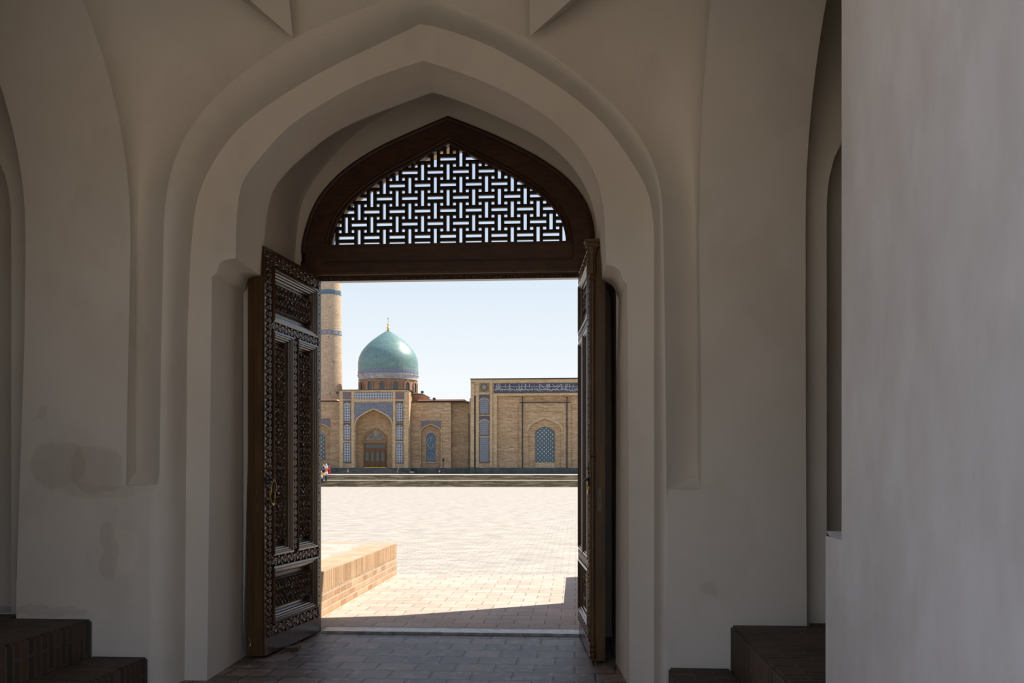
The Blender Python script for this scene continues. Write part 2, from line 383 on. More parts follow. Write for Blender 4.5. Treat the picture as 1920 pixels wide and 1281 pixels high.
C1 = (half(C1L, YB, sC), half(C1R, YB, sC))
D1 = (half(D1L, YD, s13), half(D1R, YD, s13))
E1 = (half(E1L, YD, s18), half(E1R, YD, s18))
F1 = (half(F1L, YE, s18), half(F1R, YE, s18))
def to_n(P, n_):
    d = [0]
    for a, b in zip(P, P[1:]): d.append(d[-1] + (b - a).length)
    out = []
    for i in range(n_):
        s = d[-1] * i / (n_ - 1); k = 0
        while k < len(d) - 2 and d[k + 1] < s: k += 1
        out.append(P[k].lerp(P[k + 1], 0 if d[k + 1] == d[k] else (s - d[k]) / (d[k + 1] - d[k])))
    return out
# cove between the outer edge and the inner plaster face
bm = bmesh.new()
rows = []
for t in [i / 7 for i in range(8)]:
    r = []
    for a, b, sd in ((C1[0], D1[0], -1), (C1[1], D1[1], 1)):
        # radial match: same height on the legs, same share of arc over the head
        A = to_n(a, 64); B = to_n(b, 64)
        h = []
        for i in range(64):
            sn, cs = math.sin(t * PI / 2), 1 - math.cos(t * PI / 2)
            h.append(Vector((A[i].x + (B[i].x - A[i].x) * sn, A[i].y + (B[i].y - A[i].y) * cs, A[i].z + (B[i].z - A[i].z) * sn)))
        r.append(h)
    rows.append(full(r[0], r[1]))
strip(bm, rows)
struct('wall_passage_cove', bm, M_PL, True)
# face, jambs, soffit (ledge included)
bm = bmesh.new()
outer = full(D1[0], D1[1]); inner = full(E1[0], E1[1])
prismpts = [(p.x, p.z) for p in outer] + [(p.x, p.z) for p in inner[::-1]]
tri = tessellate_polygon([[Vector((a, b, 0)) for a, b in prismpts]])
vv = [bm.verts.new((a, YD, b)) for a, b in prismpts]
for t in tri: bm.faces.new([vv[i] for i in t])
struct('wall_passage_face', bm, M_PL)
bm = bmesh.new()
strip(bm, [full(E1[0], E1[1]), full(F1[0], F1[1])])
# pocket behind the jambs where the leaves stand
def grow(P, sx_, sz_):
    out = []
    for p in P:
        x = -1.094 + (p.x + 1.094) * sx_ if p.z > 3.1 else p.x
        z = p.z if p.z < 3.0 else 3.0 + (p.z - 3.0) * sz_
        out.append(Vector((x, p.y, z)))
    return out
G0 = [Vector((-2.57, YE, -.05)), Vector((-2.53, YE, 1.5)), Vector((-2.49, YE, 3.0))] + [p for p in grow(F1[0], 1.08, 1.42) if p.z > 3.1]
G1 = [Vector((.31, YE, -.05)), Vector((.31, YE, 1.5)), Vector((.30, YE, 3.0))] + [p for p in grow(F1[1], 1.08, 1.42) if p.z > 3.1]
Gf = full(to_n(G0, 50), to_n(G1, 50))
for p in Gf:
    if p.x < -1.1: p.x = min(p.x, -2.49) if p.z < 3.0 else p.x
# ring at the back of the passage arch
fl = full(F1[0], F1[1])
tri = tessellate_polygon([[Vector((p.x, p.z, 0)) for p in Gf + fl[::-1]]])
allp = [Vector((p.x, YE + .01, p.z)) for p in Gf] + [Vector((p.x, YE + .01, p.z)) for p in fl[::-1]]
vv = [bm.verts.new(p) for p in allp]
for t in tri:
    try: bm.faces.new([vv[i] for i in t])
    except ValueError: pass
Gb = [Vector((p.x, YG + .02, p.z)) for p in Gf]
strip(bm, [[p + Vector((0, .01, 0)) for p in Gf], Gb])
struct('wall_passage_jambs', bm, M_PL, True)

# gallery vault profile: wall faces lean forward with height
def YW(z, y0=YB):
    if z <= 3.02: return y0
    d = min(1, (z - 3.02) / 1.64); return y0 - 1.7 * (1 - math.sqrt(max(0, 1 - d * d)))
def tabX(px, Y=YB): return sorted([(PT(u, v, Y).z, PT(u, v, Y).x) for u, v in px])
LE = tabX([(278, 1300), (281, 925), (282, 914)]); LEup = tabX([(236.5, 911), (237, 880), (238, 800), (241, 640), (244, 500), (245, 380)])
LO = tabX([(30, 1300), (30, 1158), (31, 1100), (37, 900), (46, 640), (48, 400), (48, 300)])
RE = tabX([(1249, 1300), (1251, 925), (1251, 918)]); REup = tabX([(1315, 918), (1315, 860), (1314, 640), (1311.5, 500), (1311, 420)])
RO = tabX([(1513.5, 1300), (1513, 1175), (1511.5, 900), (1510.5, 640), (1510.5, 420)])
ZN = {0: PT(236.5, 911, YB).z, 1: PT(1315, 918, YB).z}
def panel(side):
    bm = bmesh.new(); zn = ZN[side]
    inn, innup, out = ((LE, LEup, LO), (RE, REup, RO))[side]
    yo = (6.16, 6.10)[side]
    zs = [-.05 + (zn + .05) * i / 8 for i in range(9)]
    strip(bm, [[(interp(out, z), yo, z), (interp(out, z), YB, z), (interp(inn, z), YB, z)] for z in zs])
    zs = [zn + (3.0 - zn) * i / 8 for i in range(9)] + [3.02 + 1.64 * math.sin(i / 20 * PI / 2) for i in range(1, 21)]
    strip(bm, [[(interp(out, z), max(yo, YW(z)), z), (interp(out, z), YW(z), z), (interp(innup, z), YW(z), z)] for z in zs])
    return bm
struct('wall_left_pilaster', panel(0), M_PL, True)
struct('wall_right_pilaster', panel(1), M_PL, True)

# the notch that grows into the net vault above the passage
bm = bmesh.new()
def xz_at(P, z):
    if z <= P[0].z: return P[0].x
    for a, b in zip(P, P[1:]):
        if a.z <= z <= b.z and b.z > a.z: return a.x + (b.x - a.x) * (z - a.z) / (b.z - a.z)
    return P[-1].x
APZ = C1[0][-1].z
for side in (0, 1):
    zn = ZN[side]; up = (LEup, REup)[side]; P = C1[side]
    PP = [p for p in P if p.z > zn + .0]
    ax = (-2.992, .786)[side]
    zs = [zn + .001 + (3.0 - zn) * i / 8 for i in range(9)] + [3.0 + (APZ - 3.0) * i / 26 for i in range(1, 27)]
    rows = []
    for k, z in enumerate(zs):
        E = Vector((interp(up, z), YW(z), z)); Cc = Vector((xz_at(PP, z) if z < APZ - 1e-4 else P[-1].x, YB, z)); A = Vector((ax, 6.13, z))
        if k == 0: A.z += .09
        wv = ss(2.6, 3.7, z); r = []
        A2 = A.lerp(Vector((E.x, 6.15, z)), wv)
        for i in range(17):
            s = i / 16
            v1 = E.lerp(A, s / .375) if s < .375 else A.lerp(Cc, (s - .375) / .625)
            v2 = E * (1 - s) ** 2 + A2 * 2 * s * (1 - s) + Cc * s * s
            r.append(v1.lerp(v2, wv))
        rows.append(r)
    vs = strip(bm, rows)
    e, a, c = rows[0][0], Vector((ax, 6.13, zn + .09)), rows[0][-1]
    if side == 0:
        t3 = [bm.verts.new(PT(u_, v_, 5.982)) for u_, v_ in ((277, 908), (277, 927), (284, 927), (300, 910))]; bm.faces.new(t3)
    b0 = bm.verts.new(e); b1 = bm.verts.new(a); b2 = bm.verts.new(c); bm.faces.new((b0, b1, b2))
    # above the arch head the surface closes forward to the crown
    last = rows[-1]
    top = [Vector((p.x, 4.28 + (p.y - 4.28) * .93, 4.66)) for p in last]
    strip(bm, [last, top])
    cap = [Vector((p.x, 4.28, 4.665)) for p in top]
    strip(bm, [top, cap])
struct('ceiling_net_vault', bm, M_PL, True)
# two pointed facets of the star vault
for side, (T, A_, Fp, Fb) in enumerate((((549, 71), (549, -90), (452, -12), (430, -18)), ((993, 69), (996, -90), (1090, -12), (1112, -18)))):
    bm = bmesh.new()
    t = PT(*T, 5.9); a = PT(*A_, 5.9); f0 = PT(*Fp, 5.66); f1 = PT(*Fb, 5.93); a2 = PT(A_[0], A_[1], 6.05); t2 = PT(*T, 6.0)
    f0 = t + (f0 - t) * 1.25; f1 = t + (f1 - t) * 1.25
    e0, e1 = (f0 - t) * 1.1, (f1 - t) * 1.1; e0.y *= 1.3; f0 += e0; f1 += e1; a.z += .12; a.y -= .25; a2.z += .12; a2.y -= .25
    v = [bm.verts.new(p) for p in (t, a, f0, f1, a2)]
    for q in ((0, 1, 2), (0, 2, 3), (1, 2, 3), (0, 3, 4), (0, 4, 1), (1, 3, 4)):
        try: bm.faces.new([v[i] for i in q])
        except ValueError: pass
    struct('ceiling_vault_facet', bm, M_PL)

# side bays: lunette walls with pointed niches
def arch_pts(x0, x1, zb, zs, zt, n_=12):
    """pointed four-centred outline, from lower left round to lower right"""
    prof = [(1, 0), (.99, .17), (.93, .35), (.80, .53), (.58, .70), (.30, .86), (0, 1)]
    prof = resample(smoothcurve(prof, 2), n_)
    cx = (x0 + x1) / 2; hw = (x1 - x0) / 2
    L = [(cx - hw * a, zs + (zt - zs) * b) for a, b in prof]; R = [(cx + hw * a, zs + (zt - zs) * b) for a, b in prof]
    return [(x0, zb)] + L + R[::-1][1:] + [(x1, zb)]
bm = bmesh.new()
xe = PX(21, 6.16)
prism(bm, [(-6.9, -.05), (-6.9, 4.66), (interp(LO, 3), 4.66), (interp(LO, 0), -.05)], [arch_pts(-5.9, xe, .46, 3.2, 4.25)], XZ, 6.16, 6.46)
prism(bm, [(-6.9, -.05), (-6.9, 4.66), (-3.6, 4.66), (-3.6, -.05)], [], XZ, 6.46, 6.56)
struct('wall_left_bay', bm, M_PL)
bm = bmesh.new()
xe = PX(1550, 6.1)
prism(bm, [(1.42, -.05), (1.42, 4.66), (5.4, 4.66), (5.4, -.05)], [arch_pts(xe, 3.7, .46, 3.15, 4.25)], XZ, 6.10, 6.36)
prism(bm, [(1.42, -.05), (1.42, 4.66), (5.4, 4.66), (5.4, -.05)], [], XZ, 6.36, 6.46)
struct('wall_right_bay', bm, M_PL)
# flat crown over the gallery and the roof mass
bm = bmesh.new()
box(bm, -9.2, 7.2, 1.6, 4.30, 4.665, 5.2); box(bm, -9.2, -3.66, 4.3, 6.6, 4.665, 5.2); box(bm, 1.43, 7.2, 4.3, 6.6, 4.665, 5.2)
struct('ceiling', bm, M_PL)
bm = bmesh.new(); box(bm, -9.2, 7.2, 1.5, 8.6, 5.2, 5.7)
struct('ceiling_roof', bm, M_OUT)
bm = bmesh.new(); box(bm, -9.2, -6.9, 1.6, 8.6, -.05, 5.2)
struct('wall_left', bm, M_PL)
bm = bmesh.new(); box(bm, 5.4, 7.2, 1.6, 8.6, -.05, 5.2)
struct('wall_right', bm, M_PL)
# arcade between gallery and court (the near pier is its right jamb)
bm = bmesh.new()
XP = 1.05
yu = 1.05 / ((PX(1578, 1))); yl = 1.05 / ((PX(1548, 1)))
hol = arch_pts(-3.25, XP, -.04, 3.3, 4.3)  # unseen head kept low and side bays closed to hold light back
prism(bm, [(-9.2, -.05), (-9.2, 4.70), (7.2, 4.70), (7.2, -.05)], [hol], XZ, 1.6, yu)
zl = 1.43 - (994 - HZ) / F * (yl)
rows = [[(XP, yu, z_), (XP, yl, z_), (XP + .5, yl + .0, z_), (XP + .5, yu, z_)] for z_ in (-.05, zl - .02)]
strip(bm, rows, True)
q = [bm.verts.new(p) for p in ((XP, yu, zl - .06), (XP, yl, zl), (XP + .5, yl, zl), (XP + .5, yu, zl + .06))]; bm.faces.new(q)
struct('wall_front', bm, M_PIER)

# floors and brick platforms either side of the passage
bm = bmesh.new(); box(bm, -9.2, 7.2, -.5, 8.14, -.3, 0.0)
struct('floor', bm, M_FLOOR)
bm = bmesh.new(); box(bm, -60, 60, -70, -.5, -.4, -.12)
struct('floor_court', bm, M_COURT)
bm = bmesh.new(); prism(bm, [(-40, -.12), (-40, 6.5), (40, 6.5), (40, -.12)], [arch_pts(x - 1.6, x + 1.6, -.05, 2.6, 4.4) for x in range(-35, 36, 5)], XZ, -46, -47.5); box(bm, -40, 40, -49, -47.5, -.12, 6.5)
struct('wall_court_bounce', bm, M_OUT)  # unseen wall added behind the camera to bounce warm sunlight into the porch
x1 = PX(278, YB); x2 = PX(174, YB); z1 = PT(230, 1231, YB).z; z2 = PT(150, 1160.5, YB).z
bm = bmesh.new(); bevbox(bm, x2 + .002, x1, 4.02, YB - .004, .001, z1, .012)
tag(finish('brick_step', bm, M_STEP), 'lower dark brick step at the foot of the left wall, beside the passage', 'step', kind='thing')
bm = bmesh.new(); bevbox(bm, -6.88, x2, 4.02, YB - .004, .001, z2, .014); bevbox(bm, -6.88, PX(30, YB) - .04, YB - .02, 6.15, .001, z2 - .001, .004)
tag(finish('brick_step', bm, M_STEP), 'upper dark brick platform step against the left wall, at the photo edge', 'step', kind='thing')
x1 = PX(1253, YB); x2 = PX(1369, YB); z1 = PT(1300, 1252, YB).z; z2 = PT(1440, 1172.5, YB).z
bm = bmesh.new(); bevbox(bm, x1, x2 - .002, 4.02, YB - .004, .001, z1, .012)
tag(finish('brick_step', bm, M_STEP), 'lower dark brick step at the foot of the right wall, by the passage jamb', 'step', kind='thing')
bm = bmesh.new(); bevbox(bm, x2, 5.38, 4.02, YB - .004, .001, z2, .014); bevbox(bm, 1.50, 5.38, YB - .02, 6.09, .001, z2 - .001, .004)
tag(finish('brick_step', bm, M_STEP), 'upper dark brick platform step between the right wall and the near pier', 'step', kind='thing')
# threshold
ys0 = 8.10; xlq, xrq = PX(601.5, 8.1) + .002, PX(1086.5, 8.1) - .002
bm = bmesh.new(); bevbox(bm, xlq, xrq, ys0, 8.32, -.04, .022, .006)
tag(finish('door_threshold', bm, M_STONE), 'pale worn stone sill across the doorway between the two open leaves', 'threshold', kind='thing')

# ------------------------------------------------------------------ wooden door frame with lattice fanlight
FO_L = [(566.5, 530), (566, 492), (567, 456), (573, 433), (584, 397), (604.5, 361), (643, 320), (708, 278), (768, 251), (812, 232), (840, 220)]
FO_R = [(1115, 530), (1115, 480), (1115, 447), (1111, 412), (1100, 382), (1080, 352), (1050, 323), (1005, 293), (946, 263), (887, 238), (840, 220)]
FI_L = [(619, 461), (621, 447), (631, 412), (661, 373), (717, 332), (783, 299), (815, 281), (841, 267)]
FI_R = [(1065, 456), (1062, 430), (1053, 406), (1035, 382), (1005, 355), (961, 327), (916, 305), (869, 281), (841, 267)]
def poly2(L, R, Y, lowz=None):
    a = [PT(u, v, Y) for u, v in resample(smoothcurve(L), 26)]; b = [PT(u, v, Y) for u, v in resample(smoothcurve(R), 26)]
    r = [(p.x, p.z) for p in a + b[::-1][1:]]
    return r
ZT0, ZT1, ZT2 = PZ(516, 8.1), PZ(492, 8.1), PZ(459, 8.1)
ring_o = poly2(FO_L, FO_R, 8.1); ring_i = poly2(FI_L, FI_R, 8.1)
ring_i = [(ring_i[0][0], ZT2 - .01)] + ring_i + [(ring_i[-1][0], ZT2 - .01)]
xl, xr = PX(602, 8.22), PX(1086.5, 8.1)
ro = [(ring_o[0][0], 0.0)] + ring_o + [(ring_o[-1][0], 0.0)] + [(xr, 0.0), (xr, ZT1 - .12), (xl, ZT1 - .12), (xl, 0.0)]
fr = thing('arched_doorway', 'dark wooden pointed-arch door frame with latticed fanlight over the doorway', 'door frame', (-1.12, 8.15, 0))
fr['kind'] = 'thing'
bm = bmesh.new(); prism(bm, ro, [ring_i], XZ, 8.09, 8.22)
finish('frame_arch', bm, M_FRAME, fr)
def scale_ring(r, k, c=(-1.12, 3.4)): return [(c[0] + (x - c[0]) * k, c[1] + (z - c[1]) * k) for x, z in r]
bm = bmesh.new()
def bead(bm, ring, y, rad): tube(bm, [(x, y, z) for x, z in ring], rad, 6)
bead(bm, scale_ring(ring_o, .988, (-1.12, 3.2)), 8.085, .022)
bead(bm, scale_ring(ring_i[1:-1], 1.03), 8.085, .016); bead(bm, scale_ring(ring_i[1:-1], 1.0), 8.10, .018)
finish('moulding', bm, M_FRAME, fr, True)
bm = bmesh.new(); bevbox(bm, PX(606, 8.1), PX(1074, 8.1), 8.06, 8.20, ZT1 + .005, ZT2 - .015, .01); bevbox(bm, ring_i[0][0] - .03, ring_i[-1][0] + .03, 8.07, 8.21, ZT2 - .016, ZT2 + .012, .008)
bevbox(bm, PX(600, 8.1), PX(1088, 8.1), 8.07, 8.20, ZT0 + .02, ZT1 + .004, .008)
finish('transom', bm, M_FRAME, fr)
bm = bmesh.new(); bevbox(bm, xl - .02, xr + .02, 8.03, 8.2, ZT0 + .004, ZT0 + .022, .007)
finish('transom_edge', bm, M_EDGE, fr)  # lighter wood paints in the light reflected from outside
def hfield(bm, a0, a1, b0, b1, fn, amp, mp, res=.004, base=-.006):
    na = max(2, int((a1 - a0) / res)); nb = max(2, int((b1 - b0) / res)); rows = []
    for i in range(nb + 1):
        b = b0 + (b1 - b0) * i / nb; r = []
        for j in range(na + 1):
            a = a0 + (a1 - a0) * j / na
            h = base if (i in (0, nb) or j in (0, na)) else fn((a - a0) - (a1 - a0) / 2, (b - b0) - (b1 - b0) / 2, a1 - a0, b1 - b0) * amp
            r.append(mp(a, b, h))
        rows.append(r)
    strip(bm, rows)
def scroll(c, l, wc, wl):
    """running vine: c across, l along"""
    lam = wc * 1.45; x = c / (wc / 2); ph = 2 * PI * l / lam
    v = abs(x - .5 * math.sin(ph)); h = 1 - ss(.12, .30, v)
    for k in (0, 1):
        cl = (round((l - lam * (.25 + .5 * k)) / lam)) * lam + lam * (.25 + .5 * k)
        cx_ = (-.30 if k == 0 else .30)
        d = math.hypot(x - cx_, (l - cl) / (wc / 2))
        h = max(h, 1 - ss(.10, .22, abs(d - .42)), (1 - ss(.10, .2, d)))
    if abs(x) > .90: h = 1
    return h
def scrollH(a, b, wa, wb): return scroll(b, a, wb, wa)
def arab(a, b, wa, wb):
    """mirrored arabesque filling a panel"""
    s = min(wa, wb, .16) ; x = abs(a) / s * 8.4; z = b / s * 6.6
    f1 = math.sin(x + 1.9 * math.sin(z)); f2 = math.sin(z * 1.35 + 1.7 * math.cos(x * .8)); f3 = math.cos(x * 1.5 - z * .9)
    h = max(1 - ss(.14, .38, abs(f1)), (1 - ss(.14, .36, abs(f2))) * .85, (1 - ss(.1, .28, abs(f3))) * .5)
    if abs(a) > wa / 2 - .007 or abs(b) > wb / 2 - .007: h = 1.1
    return h
bm = bmesh.new()
box(bm, xl - .02, xr + .02, 8.12, 8.2, ZT0 - .035, ZT0 + .01)
hfield(bm, xl, xr, ZT0 - .034, ZT0 + .002, scrollH, .006, lambda a, b, h: (a, 8.12 - h, b), .005)
finish('carved_lip', bm, M_WOOD, fr)
# basket-weave lattice
bm = bmesh.new()
p0 = PT(944 / 3.368 + 560, 380 / 3.368 + 210, 8.14)
pit = 81.7 / 3.368 * 8.15 / F; bw = pit * .125
iring = ring_i[1:-1]; xs_ = [p[0] for p in iring]; zbot = ZT2
def top_at(x):
    best = zbot
    for (xa, za), (xb, zb) in zip(iring, iring[1:]):
        if min(xa, xb) <= x <= max(xa, xb) and xa != xb: best = max(best, za + (zb - za) * (x - xa) / (xb - xa))
    return best
for i in range(-11, 12):
    for j in range(-6, 4):
        cx_, cz_ = p0.x + i * pit, p0.z + j * pit
        hor = (i + j) % 2 != 0
        if cz_ < zbot: continue
        for sgn in (-1, 1):
            if hor: bx = (cx_ - .625 * pit, cx_ + .625 * pit, cz_ + sgn * .25 * pit - bw, cz_ + sgn * .25 * pit + bw); yy = (8.125, 8.155)
            else: bx = (cx_ + sgn * .25 * pit - bw, cx_ + sgn * .25 * pit + bw, cz_ - .625 * pit, cz_ + .625 * pit); yy = (8.12, 8.16)
            if bx[3] < zbot or bx[1] < xs_[0] or bx[0] > xs_[-1]: continue
            b0, b1, b2, b3 = bx
            mx = (b0 + b1) / 2; tp = max(top_at(b0), top_at(b1), top_at(mx))
            if b2 > tp: continue
            b3 = min(b3, tp + .05); b2 = max(b2, zbot - .02); b0 = max(b0, xs_[0] - .03); b1 = min(b1, xs_[-1] + .03)
            if b3 - b2 < .004 or b1 - b0 < .004: continue
            box(bm, b0, b1, yy[0], yy[1], b2, b3)
finish('lattice', bm, M_LAT, fr)

# wall that carries the frame
bm = bmesh.new()
hole = [(ring_o[0][0] + .012, -.045)] + scale_ring(ring_o, .99, (-1.12, 3.0)) + [(ring_o[-1][0] - .012, -.045)]
wallo = [(-6.9, -.05), (-6.9, 5.2), (5.4, 5.2), (5.4, -.05)]
prism(bm, wallo, [hole], XZ, 8.115, 8.62)
struct('wall_back', bm, M_PL)

# ------------------------------------------------------------------ carved door leaves
def make_leaf(loc, ang, s, label, W=1.106):
    """local x runs from the hinge to the free edge, the carved face looks to s*y"""
    root = thing('door_leaf', label, 'door', loc, ang); root['kind'] = 'thing'
    Z0, Z1 = .022, 3.165; T = .10
    Y = lambda d: s * (d)
    def prt(name, bm, m, parent=root, smooth=False): return finish(name, bm, m, parent, smooth, local=True)
    fs = lambda f: W * (1 - f)            # f: share from the free edge
    tallA = (fs(.450), fs(.118), .790, 2.525); tallB = (fs(.925), fs(.545), .790, 2.525)
    top = (fs(.925), fs(.118), 2.615, 3.02); low = (fs(.925), fs(.118), .262, .685)
    pans = [tallA, tallB, top, low]
    rect = lambda r: [(r[0], r[2]), (r[0], r[3]), (r[1], r[3]), (r[1], r[2])]
    bm = bmesh.new()
    prism(bm, [(0, Z0), (0, Z1), (W, Z1), (W, Z0)], [rect(r) for r in pans], lambda a, b, d: (a, Y(d), b), 0, -T + .012)
    prt('leaf_frame', bm, M_WOOD)
    bm = bmesh.new(); box(bm, .002, W - .002, min(Y(-T), Y(-T + .02)), max(Y(-T), Y(-T + .02)), Z0, Z1)
    prt('back_board', bm, M_EDGE)
    # carved strips on the frame
    bm = bmesh.new(); mpv = lambda a, b, h: (a, Y(h + .002), b)
    e = W - .028
    hfield(bm, e - .068, e, Z0 + .13, Z1 - .03, scroll, .014, mpv)                               # free stile
    hfield(bm, .018, .075, Z0 + .13, Z1 - .03, scroll, .014, mpv)                                # hinge stile
    hfield(bm, fs(.535), fs(.462), .80, 2.515, scroll, .014, mpv)                                # middle stile
    for zz in ((3.035, 3.135), (2.53, 2.61), (.695, .78), (.155, .253)): hfield(bm, .08, e - .073, zz[0], zz[1], scrollH, .014, mpv)
    prt('carved_border', bm, M_WOOD, root, True)
    for pi, r in enumerate(pans):
        nm = 'panel'
        bm = bmesh.new(); box(bm, r[0], r[1], min(Y(-.075), Y(-.06)), max(Y(-.075), Y(-.06)), r[2], r[3])
        pn = prt(nm, bm, M_WOOD)
        # stepped mouldings
        bm = bmesh.new()
        prof = [(-.012, .0), (-.010, .020), (.006, .024), (.010, .014), (.020, .014), (.024, .004), (.034, .002), (.038, -.012), (.048, -.016), (.052, -.032), (.062, -.040), (.064, -.058)]
        rows = [[(r[0] + o_, Y(d), r[2] + o_), (r[1] - o_, Y(d), r[2] + o_), (r[1] - o_, Y(d), r[3] - o_), (r[0] + o_, Y(d), r[3] - o_)] for o_, d in prof]
        strip(bm, rows, True)
        finish('moulding', bm, M_WOOD, pn, False, True)
        ix, iz = (.082, .098) if pi < 2 else (.088, .105)
        f = (r[0] + ix, r[1] - ix, r[2] + iz, r[3] - iz)
        bm = bmesh.new()
        rows = [[(f[0] - o_, Y(d), f[2] - o_), (f[1] + o_, Y(d), f[2] - o_), (f[1] + o_, Y(d), f[3] + o_), (f[0] - o_, Y(d), f[3] + o_)] for o_, d in ((.016, -.06), (.013, -.030), (0, -.016), (0, -.020))]
        strip(bm, rows, True)
        hfield(bm, f[0], f[1], f[2], f[3], arab, .013, lambda a, b, h: (a, Y(h - .026), b), .004)
        finish('carved_field', bm, M_WOOD, pn, True, True)
    return root, prt, Y, W, T, Z0, Z1
angL = math.atan2(7.0 - 8.1, -2.378 + 2.263); angR = math.atan2(7.0 - 8.1, .114 - .032)
rootL, prtL, YL, W, T, Z0, Z1 = make_leaf((-2.263, 8.06, 0), angL, 1, 'left door leaf, carved dark wood, standing open with a ring knocker')
rootR, prtR, YR, W, T, Z0, Z1 = make_leaf((.032, 8.06, 0), angR, -1, 'right door leaf, carved dark wood, seen almost edge-on beside the right jamb')
# leaf edges (the plain closing edge that faces us)
bm = bmesh.new(); bevbox(bm, W, W + .012, -.098, -.012, Z0, Z1 - .004, .003)
bevbox(bm, W - .001, W + .018, -.13, -.085, Z0, Z1 - .01, .003)
prtL('closing_edge', bm, M_EDGE)
bm = bmesh.new(); bevbox(bm, W, W + .012, .026, .104, Z0, Z1 - .004, .003)
prtR('closing_edge', bm, M_EDGE)
# astragal with capital on the right leaf
bm = bmesh.new()
ax_, ay_ = W + .012, .008
tube(bm, [(ax_, ay_, z) for z in (Z0 + .02, 1.0, 2.0, 2.90)], .021, 12)
for z in (.06, .10, .14, 1.55, 2.86, 2.90): tube(bm, [(ax_, ay_, z - .012), (ax_, ay_, z), (ax_, ay_, z + .012)], [.022, .029, .022], 12)
tube(bm, [(ax_, ay_, 2.90), (ax_, ay_, 2.94), (ax_, ay_, 3.0), (ax_, ay_, 3.06), (ax_, ay_, 3.10)], [.022, .034, .028, .034, .044], 8)
bevbox(bm, ax_ - .045, ax_ + .05, ay_ - .052, ay_ + .048, 3.10, 3.135, .008); bevbox(bm, ax_ - .05, ax_ + .06, ay_ - .065, ay_ + .052, 3.135, 3.16, .006)
prtR('astragal', bm, M_EDGE, rootR, True)
# lock plates
M_PLATE = mat('tarnished_brass_plate', (.15, .12, .05), .4, .5, .7)
def lockplate(prt, root, y0, zc, m_=M_PLATE):
    bm = bmesh.new()
    prism(bm, [(y0 + .014 * math.cos(a) , zc + (.072 if math.sin(a) > 0 else -.072) + .014 * math.sin(a)) for a in [i * PI / 8 for i in range(16)]], [], lambda a, b, d: (d, a, b), W + .011, W + .0165)
    o = prt('lock_plate', bm, m_)
    bm = bmesh.new(); box(bm, W + .0165, W + .018, y0 - .005, y0 + .005, zc - .02, zc + .028); finish('keyhole', bm, M_IRON, o, False, True)
lockplate(prtL, rootL, -.055, 1.215); lockplate(prtR, rootR, .062, 1.225, mat('dull_steel_plate', (.12, .11, .095), .45, .5, .7))
# ring knocker
def knocker(prt, s, x, z, q=1.0):
    bm = bmesh.new(); y = lambda d: s * d
    for zz, rr, hh in ((z + .05, .030, .012), (z + .09, .022, .012), (z + .125, .012, .02), (z + .02, .022, .014)):
        tube(bm, [(x, y(0), zz), (x, y(hh), zz), (x, y(hh + .012), zz)], [rr, rr * .9, rr * .4], 12)
    tube(bm, [(x, y(.012), z + .045), (x, y(.045), z + .04), (x, y(.05), z + .025)], [.011, .011, .007], 8)
    o = prt('handle', bm, M_IRON, smooth=True)
    o['label'] = 'ornate metal back plate of the ring knocker'
    bm = bmesh.new(); pts = []
    for i in range(25):
        a = 2 * PI * i / 24; pts.append((x + .050 * q * math.sin(a), y((.047 - .012 * (math.cos(a) < 0)) * q), z + .033 - .088 * q + .088 * q * math.cos(a) * (1 if math.cos(a) > 0 else 1.12)))
    tube(bm, pts, [.006 + .005 * max(0, -math.cos(2 * PI * i / 24)) for i in range(25)], 8)
    r = finish('ring', bm, M_BRASS, o, True, True); r['label'] = 'brass pull ring'
knocker(prtL, 1, W - .060, 1.335); knocker(prtR, -1, W - .030, 1.335, .5)
# small floor bolt on the left leaf edge
bm = bmesh.new(); tube(bm, [(W + .025, -.115, .16), (W + .03, -.10, .13), (W + .03, -.105, .105), (W + .022, -.12, .10)], .005, 6)
prtL('bolt', bm, M_BRASS, smooth=True)
# wedge under the left leaf
bm = bmesh.new()
a = PT(561, 1223, 7.30); b_ = PT(541, 1223, 7.30)
vs = [bm.verts.new(p) for p in ((a.x, 7.27, 0), (a.x, 7.27, .034), (b_.x - .02, 7.27, .026), (b_.x - .02, 7.27, 0), (a.x, 7.36, 0), (a.x, 7.36, .034), (b_.x - .02, 7.36, .026), (b_.x - .02, 7.36, 0))]
for f in ((0, 1, 2, 3), (7, 6, 5, 4), (0, 4, 5, 1), (1, 5, 6, 2), (2, 6, 7, 3), (3, 7, 4, 0)): bm.faces.new([vs[i] for i in f])
tag(finish('wooden_wedge', bm, M_EDGE), 'small brown wooden wedge on the floor under the left door leaf', 'door wedge')

# ------------------------------------------------------------------ outside, right at the door: portal arch, paving, brick plinths
YI0, YI1 = 10.55, 11.05
IL = [(-3.75, -.05), (-3.75, 3.3), (-3.62, 3.95)] + [(PT(u, v + 4, YI1).x, PT(u, v + 4, YI1).z) for u, v in ((636, 408), (661, 384), (708, 350), (735, 331), (765, 313), (809, 298), (866, 283))] 
apx = (-1.1, IL[-1][1] + .12)
IR = [(1.25, -.05), (1.25, 3.3), (1.2, 3.95)] + [(-2.2 - x, z) for x, z in IL[3:]]
hole = IL + [apx] + IR[::-1]
hole = [(x, max(z, -.049)) for x, z in hole]
bm = bmesh.new(); prism(bm, [(-9.2, -.05), (-9.2, 7.2), (7.2, 7.2), (7.2, -.05)], [hole], XZ, YI0, YI1)
struct('wall_portal', bm, M_OUT)
bm = bmesh.new(); box(bm, -4.2, -3.78, 8.63, YI0, -.05, 5.7); box(bm, 1.4, 1.8, 8.63, YI0, -.05, 5.7); box(bm, -9.2, 7.2, 8.6, YI0, 5.7, 6.2)
struct('wall_portal_side', bm, M_OUT)
YS = PT(747, 1076, 13).y * 0 + EYE * F / (1077 - HZ) * (cy + (747 - 960) / F * sy_)
